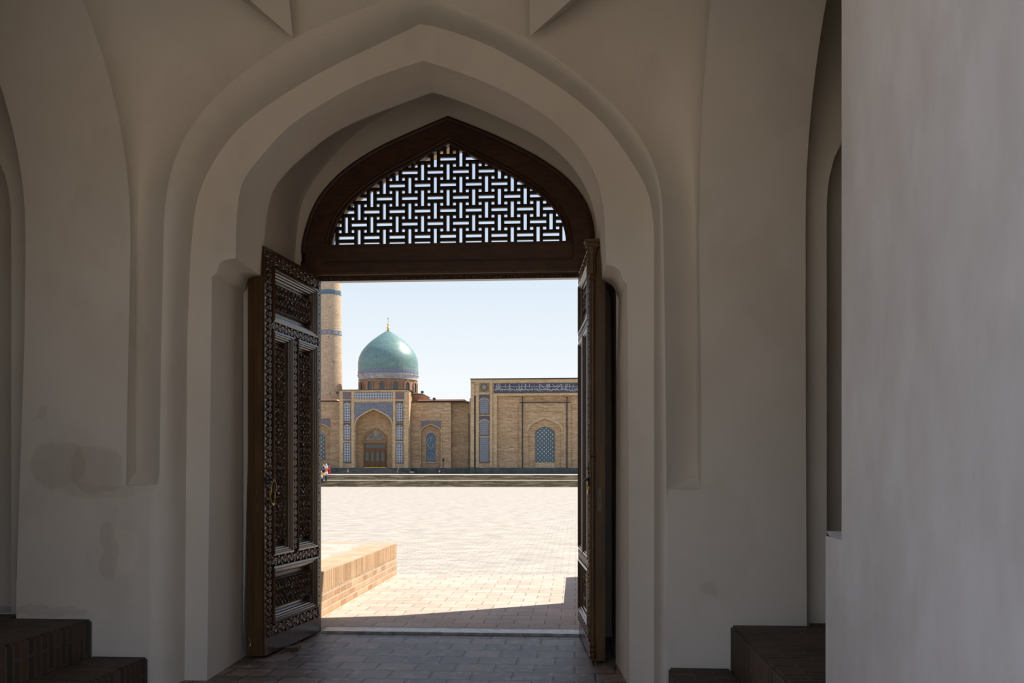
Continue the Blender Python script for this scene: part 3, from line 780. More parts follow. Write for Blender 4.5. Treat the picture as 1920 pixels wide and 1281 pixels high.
bm = bmesh.new(); box(bm, -9.2, 7.2, 8.14, YS, -.3, 0.0)
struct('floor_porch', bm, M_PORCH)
bm = bmesh.new()
for k in range(1, 5): box(bm, -9.2, 7.2, YS + .35 * (k - 1) - .001, YS + .35 * k, -.8, -.14 * k)
struct('floor_porch_steps', bm, M_PORCH)
ZP = EYE - (1017.6 - HZ) / F * (YS / (cy + (747 - 960) / F * sy_))
XPL = PX(747, YS)
XPL0 = EYE * 0 + -2.51
for side in (0, 1):
    x0, x1 = ((-3.74, -2.505) if side == 0 else (.20, 1.24))
    r = thing('brick_plinth', ('low orange brick plinth with pale paved top left of the doorway', 'low orange brick plinth to the right of the doorway, hidden by the right leaf')[side], 'plinth', ((x0 + x1) / 2, 11, 0))
    r['kind'] = 'thing'
    bm = bmesh.new(); box(bm, x0, x1, 8.64, YS - .04, -.02, ZP - .20); finish('brick_base', bm, M_PARA, r)
    bm = bmesh.new(); box(bm, x0, x1, 8.64, YS - .04, ZP - .20, ZP - .01); finish('soldier_course', bm, M_PARA2, r)
    bm = bmesh.new(); box(bm, x0, x1, 8.64, YS - .04, ZP - .01, ZP); finish('top_paving', bm, M_PARAT, r)
    if side == 0:
        bm = bmesh.new(); box(bm, x0, -2.86, 8.66, YS - .3, ZP - .005, ZP + .004); finish('inner_paving', bm, M_PORCH, r)

# ------------------------------------------------------------------ plaza, terrace
ZPL = -.70
bm = bmesh.new(); box(bm, -160, 160, YS, 420, ZPL - .3, ZPL)
struct('floor_plaza', bm, M_PLAZA)
YT = 134.0; ZM, ZTR = .23, 1.02
bm = bmesh.new()
prof = [(YT, ZPL - .1)]
y, z = YT, ZPL
for k in range(6): z += (ZM - ZPL) / 6; prof += [(y, z)]; y += .36; prof += [(y, z)]
y += 9
for k in range(5): prof[-1] = prof[-1]; prof += [(y, z)]; z += (ZTR - ZM) / 5; prof += [(y, z)]; y += .36
YT2 = y
prof += [(YT2 + .5, z), (YT2 + .5, ZPL - .1)]
prism(bm, prof, [], lambda a, b, d: (d, a, b), -75, 75)
struct('floor_terrace_steps', bm, M_STEPF, label='long flight of pale stone steps across the far side of the square', cat='steps')
bm = bmesh.new(); box(bm, -120, 120, YT2 + .3, 330, ZPL - .1, ZTR + .01)
box(bm, -75, 75, YT + 2.2, YT + 11.0, ZPL, ZM + .012)
struct('floor_terrace', bm, M_PLAZA)

# ------------------------------------------------------------------ the mosque on the far side
YF = 240.0
def R(bm, u0, u1, v0, v1, Y, th):
    um = (u0 + u1) / 2
    box(bm, PX(u0, Y), PX(u1, Y), Y, Y + th, PT(um, v1, Y).z, PT(um, v0, Y).z)
def rectp(u0, u1, v0, v1, Y):
    um = (u0 + u1) / 2; return [(PX(u0, Y), PT(um, v1, Y).z), (PX(u0, Y), PT(um, v0, Y).z), (PX(u1, Y), PT(um, v0, Y).z), (PX(u1, Y), PT(um, v1, Y).z)]
def archp(u0, u1, vt, vs, vb, Y, n_=12):
    um = (u0 + u1) / 2; z = lambda v: PT(um, v, Y).z
    return arch_pts(PX(u0, Y), PX(u1, Y), z(vb), z(vs), z(vt), n_)
def band_arch(bm, a, wd, y0, th):
    """thin edge that follows an arch outline"""
    cx_ = sum(p[0] for p in a) / len(a)
    o = [(p[0] + (wd if p[0] > cx_ else -wd) * (0 if abs(p[0] - cx_) < .01 else 1), p[1] + (wd if i not in (0, len(a) - 1) else 0)) for i, p in enumerate(a)]
    for i in range(1, len(a) - 2):
        q = [a[i], a[i + 1], o[i + 1], o[i]]
        prism(bm, q, [], XZ, y0, y0 + th)
VB = 889.0    # foot of the facade
mosque = thing('mosque', 'sand brick mosque with a turquoise dome and tiled entrance portal across the square', 'mosque', (PX(704, YF), YF, ZTR)); mosque['kind'] = 'thing'
def mp(name, bm, m, parent=mosque, smooth=False, label=None):
    o = finish(name, bm, m, parent, smooth)
    if label: o['label'] = label
    return o
# portal block
YPF = 236.0
pn_o = rectp(636, 766.5, 731.5, VB, YPF)
nich = archp(666, 735, 767.7, 799, 879, YPF, 20)
bm = bmesh.new(); prism(bm, pn_o, [[(x, max(z, pn_o[0][1] + .02)) for x, z in nich]], XZ, YPF, YPF + 3)
R(bm, 637, 766, 733, VB, YPF + 3.0, 5)
mp('portal', bm, M_FB)
bm = bmesh.new(); R(bm, 635, 768, 730.3, 731.6, YPF - .3, 9); mp('coping', bm, M_COPE)
bm = bmesh.new(); R(bm, 637.5, 765, 731.8, 734.2, YPF - .25, .4); R(bm, 637, 643, 734, 878, YPF - .12, .3); R(bm, 659, 663.5, 734, 878, YPF - .12, .3); R(bm, 737.2, 741, 734, 878, YPF - .12, .3); R(bm, 758.5, 765, 734, 878, YPF - .12, .3)
R(bm, 663, 738, 749, 753, YPF - .1, .3); R(bm, 643, 659, 749, 751, YPF - .1, .3); R(bm, 741, 758.5, 749, 751, YPF - .1, .3); R(bm, 643, 659, 790.7, 792.6, YPF - .1, .3); R(bm, 741, 758.5, 790.7, 792.6, YPF - .1, .3); R(bm, 643, 659, 825.5, 829.5, YPF - .1, .3); R(bm, 741, 758.5, 826, 830.2, YPF - .1, .3)
mp('brick_trim', bm, M_FBT)
bm = bmesh.new(); R(bm, 665.2, 735.5, 736.3, 748, YPF - .13, .25); o = mp('tile_frieze', bm, T_DOT)
bm = bmesh.new(); prism(bm, rectp(664.8, 736, 754.6, 799, YPF - .1), [], XZ, YPF - .1, YPF - .09)
bm.free(); bm = bmesh.new()
a = archp(666, 735, 767.7, 799, 800, YPF - .1, 20)
zz = [p[1] for p in a]; topz = PT(700, 754.6, YPF).z; botz = PT(700, 799, YPF).z
pl = [(PX(664.8, YPF), botz), (PX(664.8, YPF), topz), (PX(736.2, YPF), topz), (PX(736.2, YPF), botz)] + [(x, max(z, botz)) for x, z in a[::-1]]
prism(bm, pl, [], XZ, YPF - .1, YPF + .02); mp('tile_spandrel', bm, T_SPAN)
bm = bmesh.new(); band_arch(bm, a, .16, YPF - .16, .2); mp('arch_edge', bm, M_CREAM)
for (u0, u1) in ((643.4, 658.3), (742.2, 757.3)):
    bm = bmesh.new(); R(bm, u0, u1, 735.9, 748.6, YPF - .12, .2); mp('corner_tile', bm, T_CORN)
def tall_panel(u0, u1, vt, vtip, vs, vb, Y, par, body, sp, sill=True):
    z = lambda v: PT((u0 + u1) / 2, v, Y).z
    o = None
    bm = bmesh.new()
    a = archp(u0 + 1.2, u1 - 1.2, vtip, vs, vb, Y - .12, 8)
    prism(bm, a, [], XZ, Y - .12, Y + .05); o = mp('tile_panel', bm, body, par)
    b2 = archp(u0 + .3, u1 - .3, vtip - 1.4, vs, vb, Y - .15, 8)
    if sp:
        bm = bmesh.new(); bz = z(vs + 1)
        pl = [(PX(u0, Y), bz), (PX(u0, Y), z(vt)), (PX(u1, Y), z(vt)), (PX(u1, Y), bz)] + [(x, max(zz_, bz)) for x, zz_ in b2[::-1]]
        prism(bm, pl, [], XZ, Y - .13, Y + .05); finish('spandrel', bm, sp, o)
    bm = bmesh.new(); band_arch(bm, archp(u0 + .9, u1 - .9, vtip - .4, vs, vb, Y, 8), .09, Y - .2, .15); finish('arch_edge', bm, M_CREAM, o)
    bm = bmesh.new(); R(bm, u0 - .6, u1 + .6, vb, vb + 1, Y - .3, .4)
    for uu in (u0 + .6, u1 - 1.3): R(bm, uu, uu + .7, vs, vb, Y - .16, .2)
    finish('sill', bm, T_BLUE, o)
for du, ul in ((0, 'l'), (97.9, 'r')):
    u0, u1 = 644.2 + du, 657.8 + du; dv = 0 if du == 0 else .9
    tall_panel(u0, u1, 751.4 + dv, 756 + dv, 761 + dv, 790 + dv, YPF, mosque, T_DOT, T_DARK)
    tall_panel(u0, u1, 793 + dv, 797.5 + dv, 802.5 + dv, 825 + dv, YPF, mosque, T_DOT, T_DARK)
    bm = bmesh.new(); R(bm, u0 + 1, u1 - 1, 831 + dv, 866.6 + dv, YPF - .12, .2); o = mp('tile_panel', bm, T_DOT)
    bm = bmesh.new(); R(bm, u0 - .3, u1 + .3, 866.6 + dv, 867.8 + dv, YPF - .3, .4); R(bm, u0 + .3, u0 + 1, 830 + dv, 866.6 + dv, YPF - .16, .2); R(bm, u1 - 1, u1 - .3, 830 + dv, 866.6 + dv, YPF - .16, .2); R(bm, u0 + .3, u1 - .3, 829.7 + dv, 830.8 + dv, YPF - .2, .2); finish('sill', bm, T_BLUE, o)
# niche back wall and entrance
bm = bmesh.new(); R(bm, 655, 746, 750, VB, YPF + 2.9, .08); mp('niche_wall', bm, M_FBD)
YD2 = YPF + 2.85
k_ = YD2 / (YPF + 0)
def dpx(u): return 1080 + (u - 1080)   # traced straight on its own plane
dr = thing('entrance_door', None, None, (0, 0, 0))
dr.parent = mosque; dr.location = Vector((PX(704, YD2), YD2, ZTR)) - mosque.location
dr['label'] = 'carved wooden entrance doors under a glazed pointed arch'
bm = bmesh.new()
ao = archp(680.8, 725.4, 802.4, 827, 831, YD2 - .2, 16); ai = archp(684.6, 721.8, 806, 826, 826.6, YD2 - .2, 16)
prism(bm, ao, [[(x, max(z, ao[0][1] + .5)) for x, z in ai]], XZ, YD2 - .35, YD2)
R(bm, 680.8, 725.2, 827, 831, YD2 - .4, .5); finish('arched_frame', bm, M_DOORL, dr)
bm = bmesh.new(); prism(bm, archp(683.5, 723, 805, 826.5, 828, YD2 - .15, 16), [], XZ, YD2 - .15, YD2 - .05); finish('tympanum', bm, M_TYMP, dr)
bm = bmesh.new(); prism(bm, rectp(682, 724.3, 831, 877.5, YD2 - .2), [rectp(685, 721.5, 833, 840, YD2 - .2)], XZ, YD2 - .3, YD2 - .1)
finish('door_case', bm, M_DOORW, dr)
bm = bmesh.new(); R(bm, 684.5, 722, 832.5, 840.5, YD2 - .15, .1); finish('transom_window', bm, M_GLASS, dr)
for k in range(4):
    u0 = 684 + k * 9.75; u1 = u0 + 9.3
    bm = bmesh.new(); R(bm, u0, u1, 843, 876.8, YD2 - .42, .12)
    R(bm, u0 + 1.5, u1 - 1.5, 867, 875.5, YD2 - .47, .06)
    o = finish('door_panel', bm, M_DOORW if k % 2 == 0 else M_DOORW, dr)
    bm = bmesh.new(); prism(bm, archp(u0 + 1.8, u1 - 1.8, 847.3, 851.5, 865, YD2 - .45, 8), [], XZ, YD2 - .47, YD2 - .43); g = finish('arched_window', bm, M_GLASS, o)
bm = bmesh.new()
R(bm, 683, 723.5, 876.3, 877.3, YD2 - .6, .1)
finish('threshold_trim', bm, M_GOLD, dr)
# wings
def wing(u0, u1, vt, name='wing'):
    bm = bmesh.new(); R(bm, u0, u1, vt + 1.4, VB, YF, 14); o = mp(name, bm, M_FB)
    bm = bmesh.new(); R(bm, u0, u1 + .5, vt + .2, vt + 1.5, YF - .35, 14.5); finish('coping', bm, M_COPE, o)
    return o
# right wing with tiled niche recess
bm = bmesh.new()
nr = archp(789.6, 826, 796.5, 811, 880, YF, 14)
prism(bm, rectp(766, 845, 754.5, VB, YF), [[(x, max(z, PT(800, 880, YF).z)) for x, z in nr]], XZ, YF, YF + 1.2); R(bm, 766, 845, 755, VB, YF + 1.2, 10)
wr = mp('wing_wall', bm, M_FB)
bm = bmesh.new(); R(bm, 844, 880.3, 754.7, VB, YF + 1.6, 9); mp('recessed_wall', bm, M_FBD)
bm = bmesh.new(); R(bm, 768, 880.3, 753.2, 754.8, YF - .35, 12); mp('coping', bm, M_COPE)
bm = bmesh.new(); prism(bm, rectp(787, 873, 750.7, 753.4, YF + 6), [], XZ, YF + 3, YF + 14); mp('roof', bm, M_COPPER)
bm = bmesh.new(); R(bm, 789.7, 826, 796, 879, YF + 1.1, .12); mp('niche_wall', bm, M_FBD)
bm = bmesh.new()
bz = PT(808, 811.3, YF).z; a = archp(789.4, 826.3, 796.3, 811, 880, YF - .1, 14)
pl = [(PX(788.3, YF), bz), (PX(788.3, YF), PT(808, 788.8, YF).z), (PX(827, YF), PT(808, 788.8, YF).z), (PX(827, YF), bz)] + [(x, max(z, bz)) for x, z in a[::-1]]
prism(bm, pl, [], XZ, YF - .12, YF + .05); mp('tile_spandrel', bm, T_NSP)
bm = bmesh.new(); band_arch(bm, a, .12, YF - .2, .2); mp('arch_edge', bm, M_CREAM)
bm = bmesh.new(); prism(bm, archp(799.5, 816, 810.4, 818, 867, YF + .9, 10), [], XZ, YF + .9, YF + 1.1); ww = mp('tiled_window', bm, T_FLO)
bm = bmesh.new()
# floral medallions of the tiled window: mirrored scrolls in pale glaze
cxw = PX(807.8, YF + .88)
def zf(v): return PT(808, v, YF + .88).z
px_m = YF / F
for (vc, sc) in ((824, 1), (838, -1), (853, 1), (862, -1)):
    for sd in (-1, 1):
        pts = [(cxw + sd * px_m * (7 * math.sin(t * 1.5)), YF + .86, zf(vc) + sc * px_m * 6 * (math.cos(t * 2.4) - .3)) for t in [i / 8 for i in range(9)]]
        tube(bm, pts, .055, 5)
tube(bm, [(cxw + px_m * 4.2 * math.cos(a), YF + .86, zf(835) + px_m * 4.2 * math.sin(a)) for a in [i * PI / 8 for i in range(17)]], .06, 5)
tube(bm, [(cxw, YF + .86, zf(820)), (cxw, YF + .86, zf(828))], .09, 5); tube(bm, [(cxw, YF + .86, zf(855)), (cxw, YF + .86, zf(864))], .09, 5)
finish('floral_scrolls', bm, mat('pale_turquoise_glaze', (.33, .42, .44), .4, .4), ww)
bm = bmesh.new(); band_arch(bm, archp(799.5, 816, 810.4, 818, 867, YF + .9, 10), .1, YF + .82, .2); R(bm, 799, 816.5, 867, 868.2, YF + .7, .3); finish('sill', bm, M_CREAM, ww)
# pilaster lines on the right wing
bm = bmesh.new(); R(bm, 787, 788.2, 790, 876, YF - .25, .3); R(bm, 827, 828.3, 790, 876, YF - .25, .3); R(bm, 786.5, 828.6, 787.2, 788.6, YF - .25, .3); R(bm, 843.2, 845.2, 756, 886, YF - .2, .3); R(bm, 769.5, 787, 868, 880, YF - .2, .3)
mp('brick_pilaster', bm, M_FBT)
# left wing
bm = bmesh.new(); nl = archp(571, 618.5, 793, 809, 880, YF, 14)
prism(bm, rectp(520, 636.5, 753.5, VB, YF), [[(x, max(z, PT(600, 880, YF).z)) for x, z in nl]], XZ, YF, YF + 1.2); R(bm, 520, 638, 754, VB, YF + 1.2, 10); mp('wing_wall', bm, M_FB)
bm = bmesh.new(); R(bm, 570, 619, 792, 879, YF + 1.1, .12); mp('niche_wall', bm, M_FBD)
bm = bmesh.new(); R(bm, 520, 636, 752.4, 753.7, YF - .35, 12); mp('coping', bm, M_COPE)
bm = bmesh.new(); prism(bm, rectp(560, 637, 750.4, 753, YF + 6), [], XZ, YF + 3, YF + 14); mp('roof', bm, M_COPPER)
bz = PT(600, 809.3, YF).z; a = archp(571, 618.5, 793, 809, 880, YF - .1, 14)
bm = bmesh.new(); pl = [(PX(569.5, YF), bz), (PX(569.5, YF), PT(600, 785, YF).z), (PX(619, YF), PT(600, 785, YF).z), (PX(619, YF), bz)] + [(x, max(z, bz)) for x, z in a[::-1]]
prism(bm, pl, [], XZ, YF - .12, YF + .05); mp('tile_spandrel', bm, T_NSP)
bm = bmesh.new(); band_arch(bm, a, .12, YF - .2, .2); mp('arch_edge', bm, M_CREAM)
bm = bmesh.new(); prism(bm, archp(581, 608.6, 808, 820, 864, YF + .9, 10), [], XZ, YF + .9, YF + 1.1); ww = mp('tiled_window', bm, T_WIN)
# block behind the portal, drum, dome
bm = bmesh.new(); yk = YPF + 9
R(bm, 768, 791.7, 739, 755, yk, 12)
v = [bm.verts.new(p) for p in (PT(791.7, 740, yk), PT(811, 750.5, yk), PT(811, 755, yk), PT(791.7, 755, yk), PT(791.7, 740, yk + 12), PT(811, 750.5, yk + 12), PT(811, 755, yk + 12), PT(791.7, 755, yk + 12))]
for f in ((0, 1, 2, 3), (7, 6, 5, 4), (0, 4, 5, 1), (1, 5, 6, 2), (2, 6, 7, 3), (3, 7, 4, 0)): bm.faces.new([v[i] for i in f])
mp('roof_block', bm, M_FBR)
bm = bmesh.new(); R(bm, 767, 792.5, 738, 739.4, yk - .3, 12.4); mp('coping', bm, M_COPE)
YDM = 262.0; sc_ = YDM / F / (cy + (728 - 960) / F * sy_) ; uc = 727.8
dc = PT(uc, 700, YDM); zd = lambda v: PT(uc, v, YDM).z
bm = bmesh.new()
# drum with arched window openings set into it
RD = 53.4 * sc_
lathe(bm, dc.x, YDM, [(RD, zd(790)), (RD, zd(714.0))], 64)
drum = mp('drum', bm, M_FBR, mosque, True)
nwin = 14
for k in range(nwin):
    a = -PI / 2 + (k * 2 * PI / nwin) 
    if math.sin(a) > .35: continue
    def cm(x, z, d, a=a): 
        rr = RD + d; aa = a + x / RD
        return (dc.x + rr * math.cos(aa), YDM + rr * math.sin(aa), z)
    ww_ = 5.6 * sc_
    o_ = arch_pts(-ww_ * 1.25, ww_ * 1.25, zd(738), zd(724), zd(716.5), 8); i_ = arch_pts(-ww_ * .85, ww_ * .85, zd(737), zd(725), zd(719), 8)
    bm = bmesh.new(); prism(bm, i_, [], cm, .02, .08); wi = finish('drum_window', bm, M_GLASS, drum)
    bm = bmesh.new(); ring = o_ + i_[::-1]; prism(bm, ring, [], cm, -.1, .30); finish('window_surround', bm, M_FBR, drum)
bm = bmesh.new(); lathe(bm, dc.x, YDM, [(RD, zd(715)), (RD + .35, zd(714.4)), (RD + .35, zd(713.6)), (RD + .12, zd(713)), (RD + .25, zd(710)), (RD + .5, zd(706.6)), (RD + .62, zd(706)), (RD + .62, zd(705.2)), (RD + .2, zd(704.6))], 64)
mp('cornice', bm, M_LIME, mosque, True)
prof = [(55.7, 704.8), (56.0, 698), (56.2, 688), (55.9, 680), (54.4, 672), (51.2, 664), (47.2, 657.5), (41.8, 651), (34.5, 643.2), (27.5, 637.6), (20.5, 632.3), (11.5, 626), (5, 622.2), (1.6, 619.8), (0.4, 618.6)]
pr = smoothcurve([(r, v_) for r, v_ in prof], 2)
bm = bmesh.new(); lathe(bm, dc.x, YDM, [(r * sc_, zd(v_)) for r, v_ in pr], 96); mp('dome', bm, M_DOME, mosque, True, 'turquoise glazed onion dome')
bm = bmesh.new(); lathe(bm, dc.x, YDM, [(56.0 * sc_, zd(704.9)), (56.3 * sc_, zd(704)), (56.4 * sc_, zd(697.5)), (56.0 * sc_, zd(697.3))], 96); mp('dome_band', bm, T_DBAND, mosque, True)
bm = bmesh.new()
lathe(bm, dc.x, YDM, [(r * sc_, zd(v_)) for r, v_ in ((1.8, 621), (3, 619.6), (1.4, 618.5), (2.4, 616.8), (2.9, 615), (2.0, 613.2), (.9, 612.2), (1.0, 610.6), (2.0, 609.2), (1.6, 607.8), (.5, 606.8), (.4, 599.5), (.25, 597.5))], 16)
fin = mp('finial', bm, M_GOLD, mosque, True)
bm = bmesh.new(); tube(bm, [(dc.x + 1.5 * sc_ * math.sin(a), YDM, zd(596.3) + 1.5 * sc_ * math.cos(a)) for a in [PI + (i - 5) * .42 for i in range(11)]], [.03 + .05 * (5 - abs(i - 5)) / 5 for i in range(11)], 6)
finish('crescent', bm, M_IRON, fin)
# stairs in front of the portal, and plinth
bm = bmesh.new(); ns = 10
for k in range(ns):
    f = k / (ns - 1)
    y0 = YPF - 6.0 + f * 5.5
    R(bm, 618 + f * 46, 771 - f * 42 + 8 * (1 - f) * 0, 889.3 - (k + 1) * 1.17, 889.5, y0, YPF - y0 + .2 if k < ns - 1 else 1)
mp('entrance_stairs', bm, M_GST, mosque)
bm = bmesh.new(); R(bm, 520, 637, 877.5, 889.3, YF - .7, .8); R(bm, 768, 880.2, 878, 889.6, YF - .7, .8); R(bm, 634.5, 664.5, 877.5, 889.3, YPF - .5, .6); R(bm, 731, 769, 877.8, 889.5, YPF - .5, .6)
mp('marble_plinth', bm, M_MARB)
bm = bmesh.new(); R(bm, 768.3, 774.5, 884, 887, YPF - 4, 2); mp('stone_block', bm, M_LIME)
# roof and terrace lamps on the mosque
def flood(u, v, Y, par):
    bm = bmesh.new(); p = PT(u, v, Y); box(bm, p.x - .35, p.x + .35, Y - .3, Y + .3, p.z - .1, p.z + .45); tube(bm, [(p.x, Y, p.z - .45), (p.x, Y, p.z)], .07, 6); finish('floodlight', bm, M_IRON, par)
flood(632.4, 737.8, YF, mosque); flood(791.8, 736.6, yk, mosque); flood(814.2, 749.2, YF + 3, mosque)
bm = bmesh.new(); R(bm, 878.6, 880.2, 776, 887, YF + 1.3, .25); mp('drainpipe', bm, M_PIPE)
bm = bmesh.new(); R(bm, 768.9, 770.3, 762, 877.5, YF - .4, .3); mp('drainpipe', bm, M_PIPE)
bm = bmesh.new(); R(bm, 661.5, 663.4, 829.3, 830.8, YPF - .5, .5); mp('camera_box', bm, M_WHITE)

# ------------------------------------------------------------------ the hall on the right
hall = thing('prayer_hall', 'taller sand brick hall with a calligraphy band, right of the domed mosque', 'building', (PX(990, YPF), YPF, ZTR)); hall['kind'] = 'thing'
def hp(name, bm, m, parent=hall, label=None):
    o = finish(name, bm, m, parent)
    if label: o['label'] = label
    return o
U1 = 1400
bm = bmesh.new()
prism(bm, rectp(882.5, U1, 709.5, VB + 1, YPF), [rectp(931.8, U1 - 52, 741.5, 878.5, YPF)], XZ, YPF, YPF + .9)
R(bm, 882.6, U1, 710, VB + 1, YPF + .9, 18); hp('front_wall', bm, M_FB)
bm = bmesh.new(); R(bm, 881.5, U1, 708, 709.6, YPF - .4, 19); hp('coping', bm, M_COPE)
bm = bmesh.new(); R(bm, 884, U1, 710.5, 716.5, YPF - .15, .3); R(bm, 883, 889, 717, 876, YPF - .15, .3); R(bm, 892.5, 897.6, 722, 876, YPF - .15, .3); R(bm, 918.5, 922.5, 716, 876, YPF - .2, .3); R(bm, 898.5, 918, 736.2, 739.6, YPF - .15, .3); R(bm, 898.5, 918, 777.6, 779.6, YPF - .15, .3); R(bm, 898.5, 918, 817.6, 819.4, YPF - .15, .3); R(bm, 926, U1, 736.6, 740.8, YPF - .2, .3); R(bm, 927, 931.5, 741, 876, YPF - .12, .3)
hp('brick_trim', bm, M_FBT)
# star tile
bm = bmesh.new(); R(bm, 899.3, 916.9, 717.7, 735.3, YPF - .12, .2); st = hp('star_tile', bm, mat('olive_tile_ground', (.20, .17, .10), .5, .3))
pc = PT(908, 726.5, YPF); pm = YPF / F
def star(cx_, cz_, r0, r1, n_, ph=0): return [(cx_ + (r0 if i % 2 == 0 else r1) * math.cos(ph + i * PI / n_), cz_ + (r0 if i % 2 == 0 else r1) * math.sin(ph + i * PI / n_)) for i in range(2 * n_)]
bm = bmesh.new(); prism(bm, star(pc.x, pc.z, 8.2 * pm, 6.0 * pm, 8), [], XZ, YPF - .2, YPF - .1); finish('star', bm, mat('rust_tile', (.16, .075, .045), .5, .3), st)
bm = bmesh.new(); prism(bm, star(pc.x, pc.z, 6.0 * pm, 3.0 * pm, 8, PI / 8), [], XZ, YPF - .26, YPF - .18); finish('star', bm, mat('sage_tile', (.24, .26, .20), .5, .3), st)
bm = bmesh.new(); prism(bm, star(pc.x, pc.z, 1.4 * pm, 1.2 * pm, 6), [], XZ, YPF - .30, YPF - .24); finish('star', bm, mat('turquoise_tile', (.08, .26, .27), .5, .3), st)
# calligraphy band
bm = bmesh.new(); R(bm, 925.8, U1 - 10, 718, 735.6, YPF - .2, .35); cb = hp('calligraphy_band', bm, T_BLUE)
bm = bmesh.new(); R(bm, 927.2, U1 - 11, 719.6, 734, YPF - .24, .1); finish('tile_ground', bm, T_BAND, cb)
ZQ = lambda y: 710 + y / 11.294
bmw = bmesh.new(); bmg = bmesh.new()
def stroke(bm_, pts, wd): tube(bm_, [PT(920 + x / 11.294, ZQ(y), YPF - .30) for x, y in pts], wd, 5)
for rep in (0, 1750):
    for x in (130, 200, 312, 600, 660, 745, 818, 1250, 1632, 1678, 1745): stroke(bmw, [(x + rep, 112), (x + rep, 195)], .045)
    stroke(bmw, [(600 + rep, 190), (585 + rep, 235), (610 + rep, 262), (650 + rep, 240), (660 + rep, 190)], .05)
    for x in (165, 398, 735, 1032, 1210, 1500, 1595): stroke(bmg, [(x + rep, 112), (x + rep, 240)], .15)
    stroke(bmw, [(1055 + rep, 118), (1110 + rep, 185), (1150 + rep, 215), (1195 + rep, 185), (1250 + rep, 120)], .05)
    stroke(bmw, [(1180 + rep, 118), (1190 + rep, 170)], .045); stroke(bmw, [(1312 + rep, 118), (1345 + rep, 170)], .045); stroke(bmw, [(1380 + rep, 222), (1430 + rep, 180), (1485 + rep, 120)], .05)
    stroke(bmw, [(1340 + rep, 190), (1380 + rep, 160), (1440 + rep, 130)], .045)
stroke(bmw, [(90, 175), (960, 175)], .045); stroke(bmw, [(960, 172), (3400, 178)], .045)
rs = random.Random(3); x = 90
while x < 3400:
    L_ = rs.uniform(38, 85); y0 = rs.uniform(195, 235); k = rs.random()
    if k < .45: stroke(bmw, [(x, y0), (x + L_ * .25, y0 + 32), (x + L_ * .6, y0 + 34), (x + L_ * .9, y0 + 8), (x + L_, y0 - 18)], .055)
    elif k < .75: stroke(bmw, [(x, 248), (x + L_ * .3, 225), (x + L_ * .55, 240), (x + L_ * .7, 225), (x + L_, 245)], .06)
    else: stroke(bmw, [(x + L_ * .5 + 14 * math.cos(a), 228 + 18 * math.sin(a)) for a in [i * .8 for i in range(9)]], .05)
    if rs.random() < .5: stroke(bmw, [(x + L_ * .3, 262), (x + L_ * .45, 266)], .07)
    x += L_ * .8
finish('lettering', bmw, M_WHITE, cb); finish('lettering', bmg, M_GREYG, cb)['label'] = 'grey broad upright strokes'
# left column of tiled panels
tall_panel(898.7, 917.6, 740.6, 746.6, 753, 776.2, YPF, hall, T_LIL, T_DARK)
tall_panel(898.7, 917.6, 780.5, 786.8, 793, 816.4, YPF, hall, T_LIL, T_DARK)
bm = bmesh.new(); R(bm, 899.8, 916.3, 820.2, 866.2, YPF - .12, .2); o = hp('tile_panel', bm, T_LIL); bm = bmesh.new(); R(bm, 899, 917, 866.2, 867.4, YPF - .25, .3); R(bm, 899, 899.8, 819.6, 866.4, YPF - .16, .2); R(bm, 916.3, 917, 819.6, 866.4, YPF - .16, .2); finish('sill', bm, T_BLUE, o)
# inner frame with blind arch and tiled window
YR_ = YPF + .9
bm = bmesh.new(); fo = rectp(974, 1070, 755, 879, YR_); fi = rectp(985, 1059, 769.5, 879.5, YR_)
fi = [(x, min(max(z, fo[0][1] + .05), fo[1][1])) for x, z in fi]
prism(bm, fo, [fi], XZ, YR_ - .6, YR_); hp('inner_frame', bm, M_FB)
bm = bmesh.new(); fo2 = rectp(985.5, 1058.5, 770, 879, YR_ - .2); ah = archp(991, 1052.5, 786, 810, 878, YR_ - .3, 16)
prism(bm, fo2, [[(x, max(z, fo2[0][1] + .05)) for x, z in ah]], XZ, YR_ - .35, YR_); hp('arch_surround', bm, M_FB)
bm = bmesh.new(); band_arch(bm, archp(990.8, 1052.8, 785, 810, 878, YR_ - .4, 16), .42, YR_ - .55, .25); R(bm, 985, 987, 770, 878, YR_ - .5, .3); R(bm, 1057, 1059, 770, 878, YR_ - .5, .3); R(bm, 985, 1059, 768.2, 770, YR_ - .7, .5); hp('arch_rib', bm, M_FBT)
bm = bmesh.new(); prism(bm, archp(1004.4, 1039, 801, 814.5, 867.4, YR_ - .2, 12), [], XZ, YR_ - .2, YR_); tw = hp('tiled_window', bm, T_WIN)
bm = bmesh.new(); band_arch(bm, archp(1004.4, 1039, 801, 814.5, 867.4, YR_ - .2, 12), .1, YR_ - .26, .2); R(bm, 1004, 1004.6, 814, 867.4, YR_ - .26, .2); R(bm, 1038.8, 1039.4, 814, 867.4, YR_ - .26, .2); finish('sill', bm, T_BLUE, tw)
bm = bmesh.new(); R(bm, 1003.5, 1039.8, 867.6, 877.5, YR_ - .3, .3); hp('brick_sill', bm, M_FBT)
for u, vt in ((890.3, 743.5), (979.6, 744.3), (1063, 745)):
    Yp = YPF - .25 if u < 900 else YR_ - .95
    bm = bmesh.new(); R(bm, u - .95, u + .95, vt, 877.3, Yp, .25); R(bm, u - 1.5, u + 1.5, vt - .6, vt + 1.6, Yp - .05, .35); hp('drainpipe', bm, M_PIPE)
bm = bmesh.new(); R(bm, 973.8, 1070.2, 754.3, 755.6, YR_ - .85, .4); hp('metal_ledge', bm, M_PIPE)
bm = bmesh.new(); R(bm, 880.5, U1, 877.4, 890.6, YPF - .7, .8); hp('marble_plinth', bm, M_MARB)
for u in (889.6, 1020.3): flood(u, 889.0, YPF - 2.2, hall)
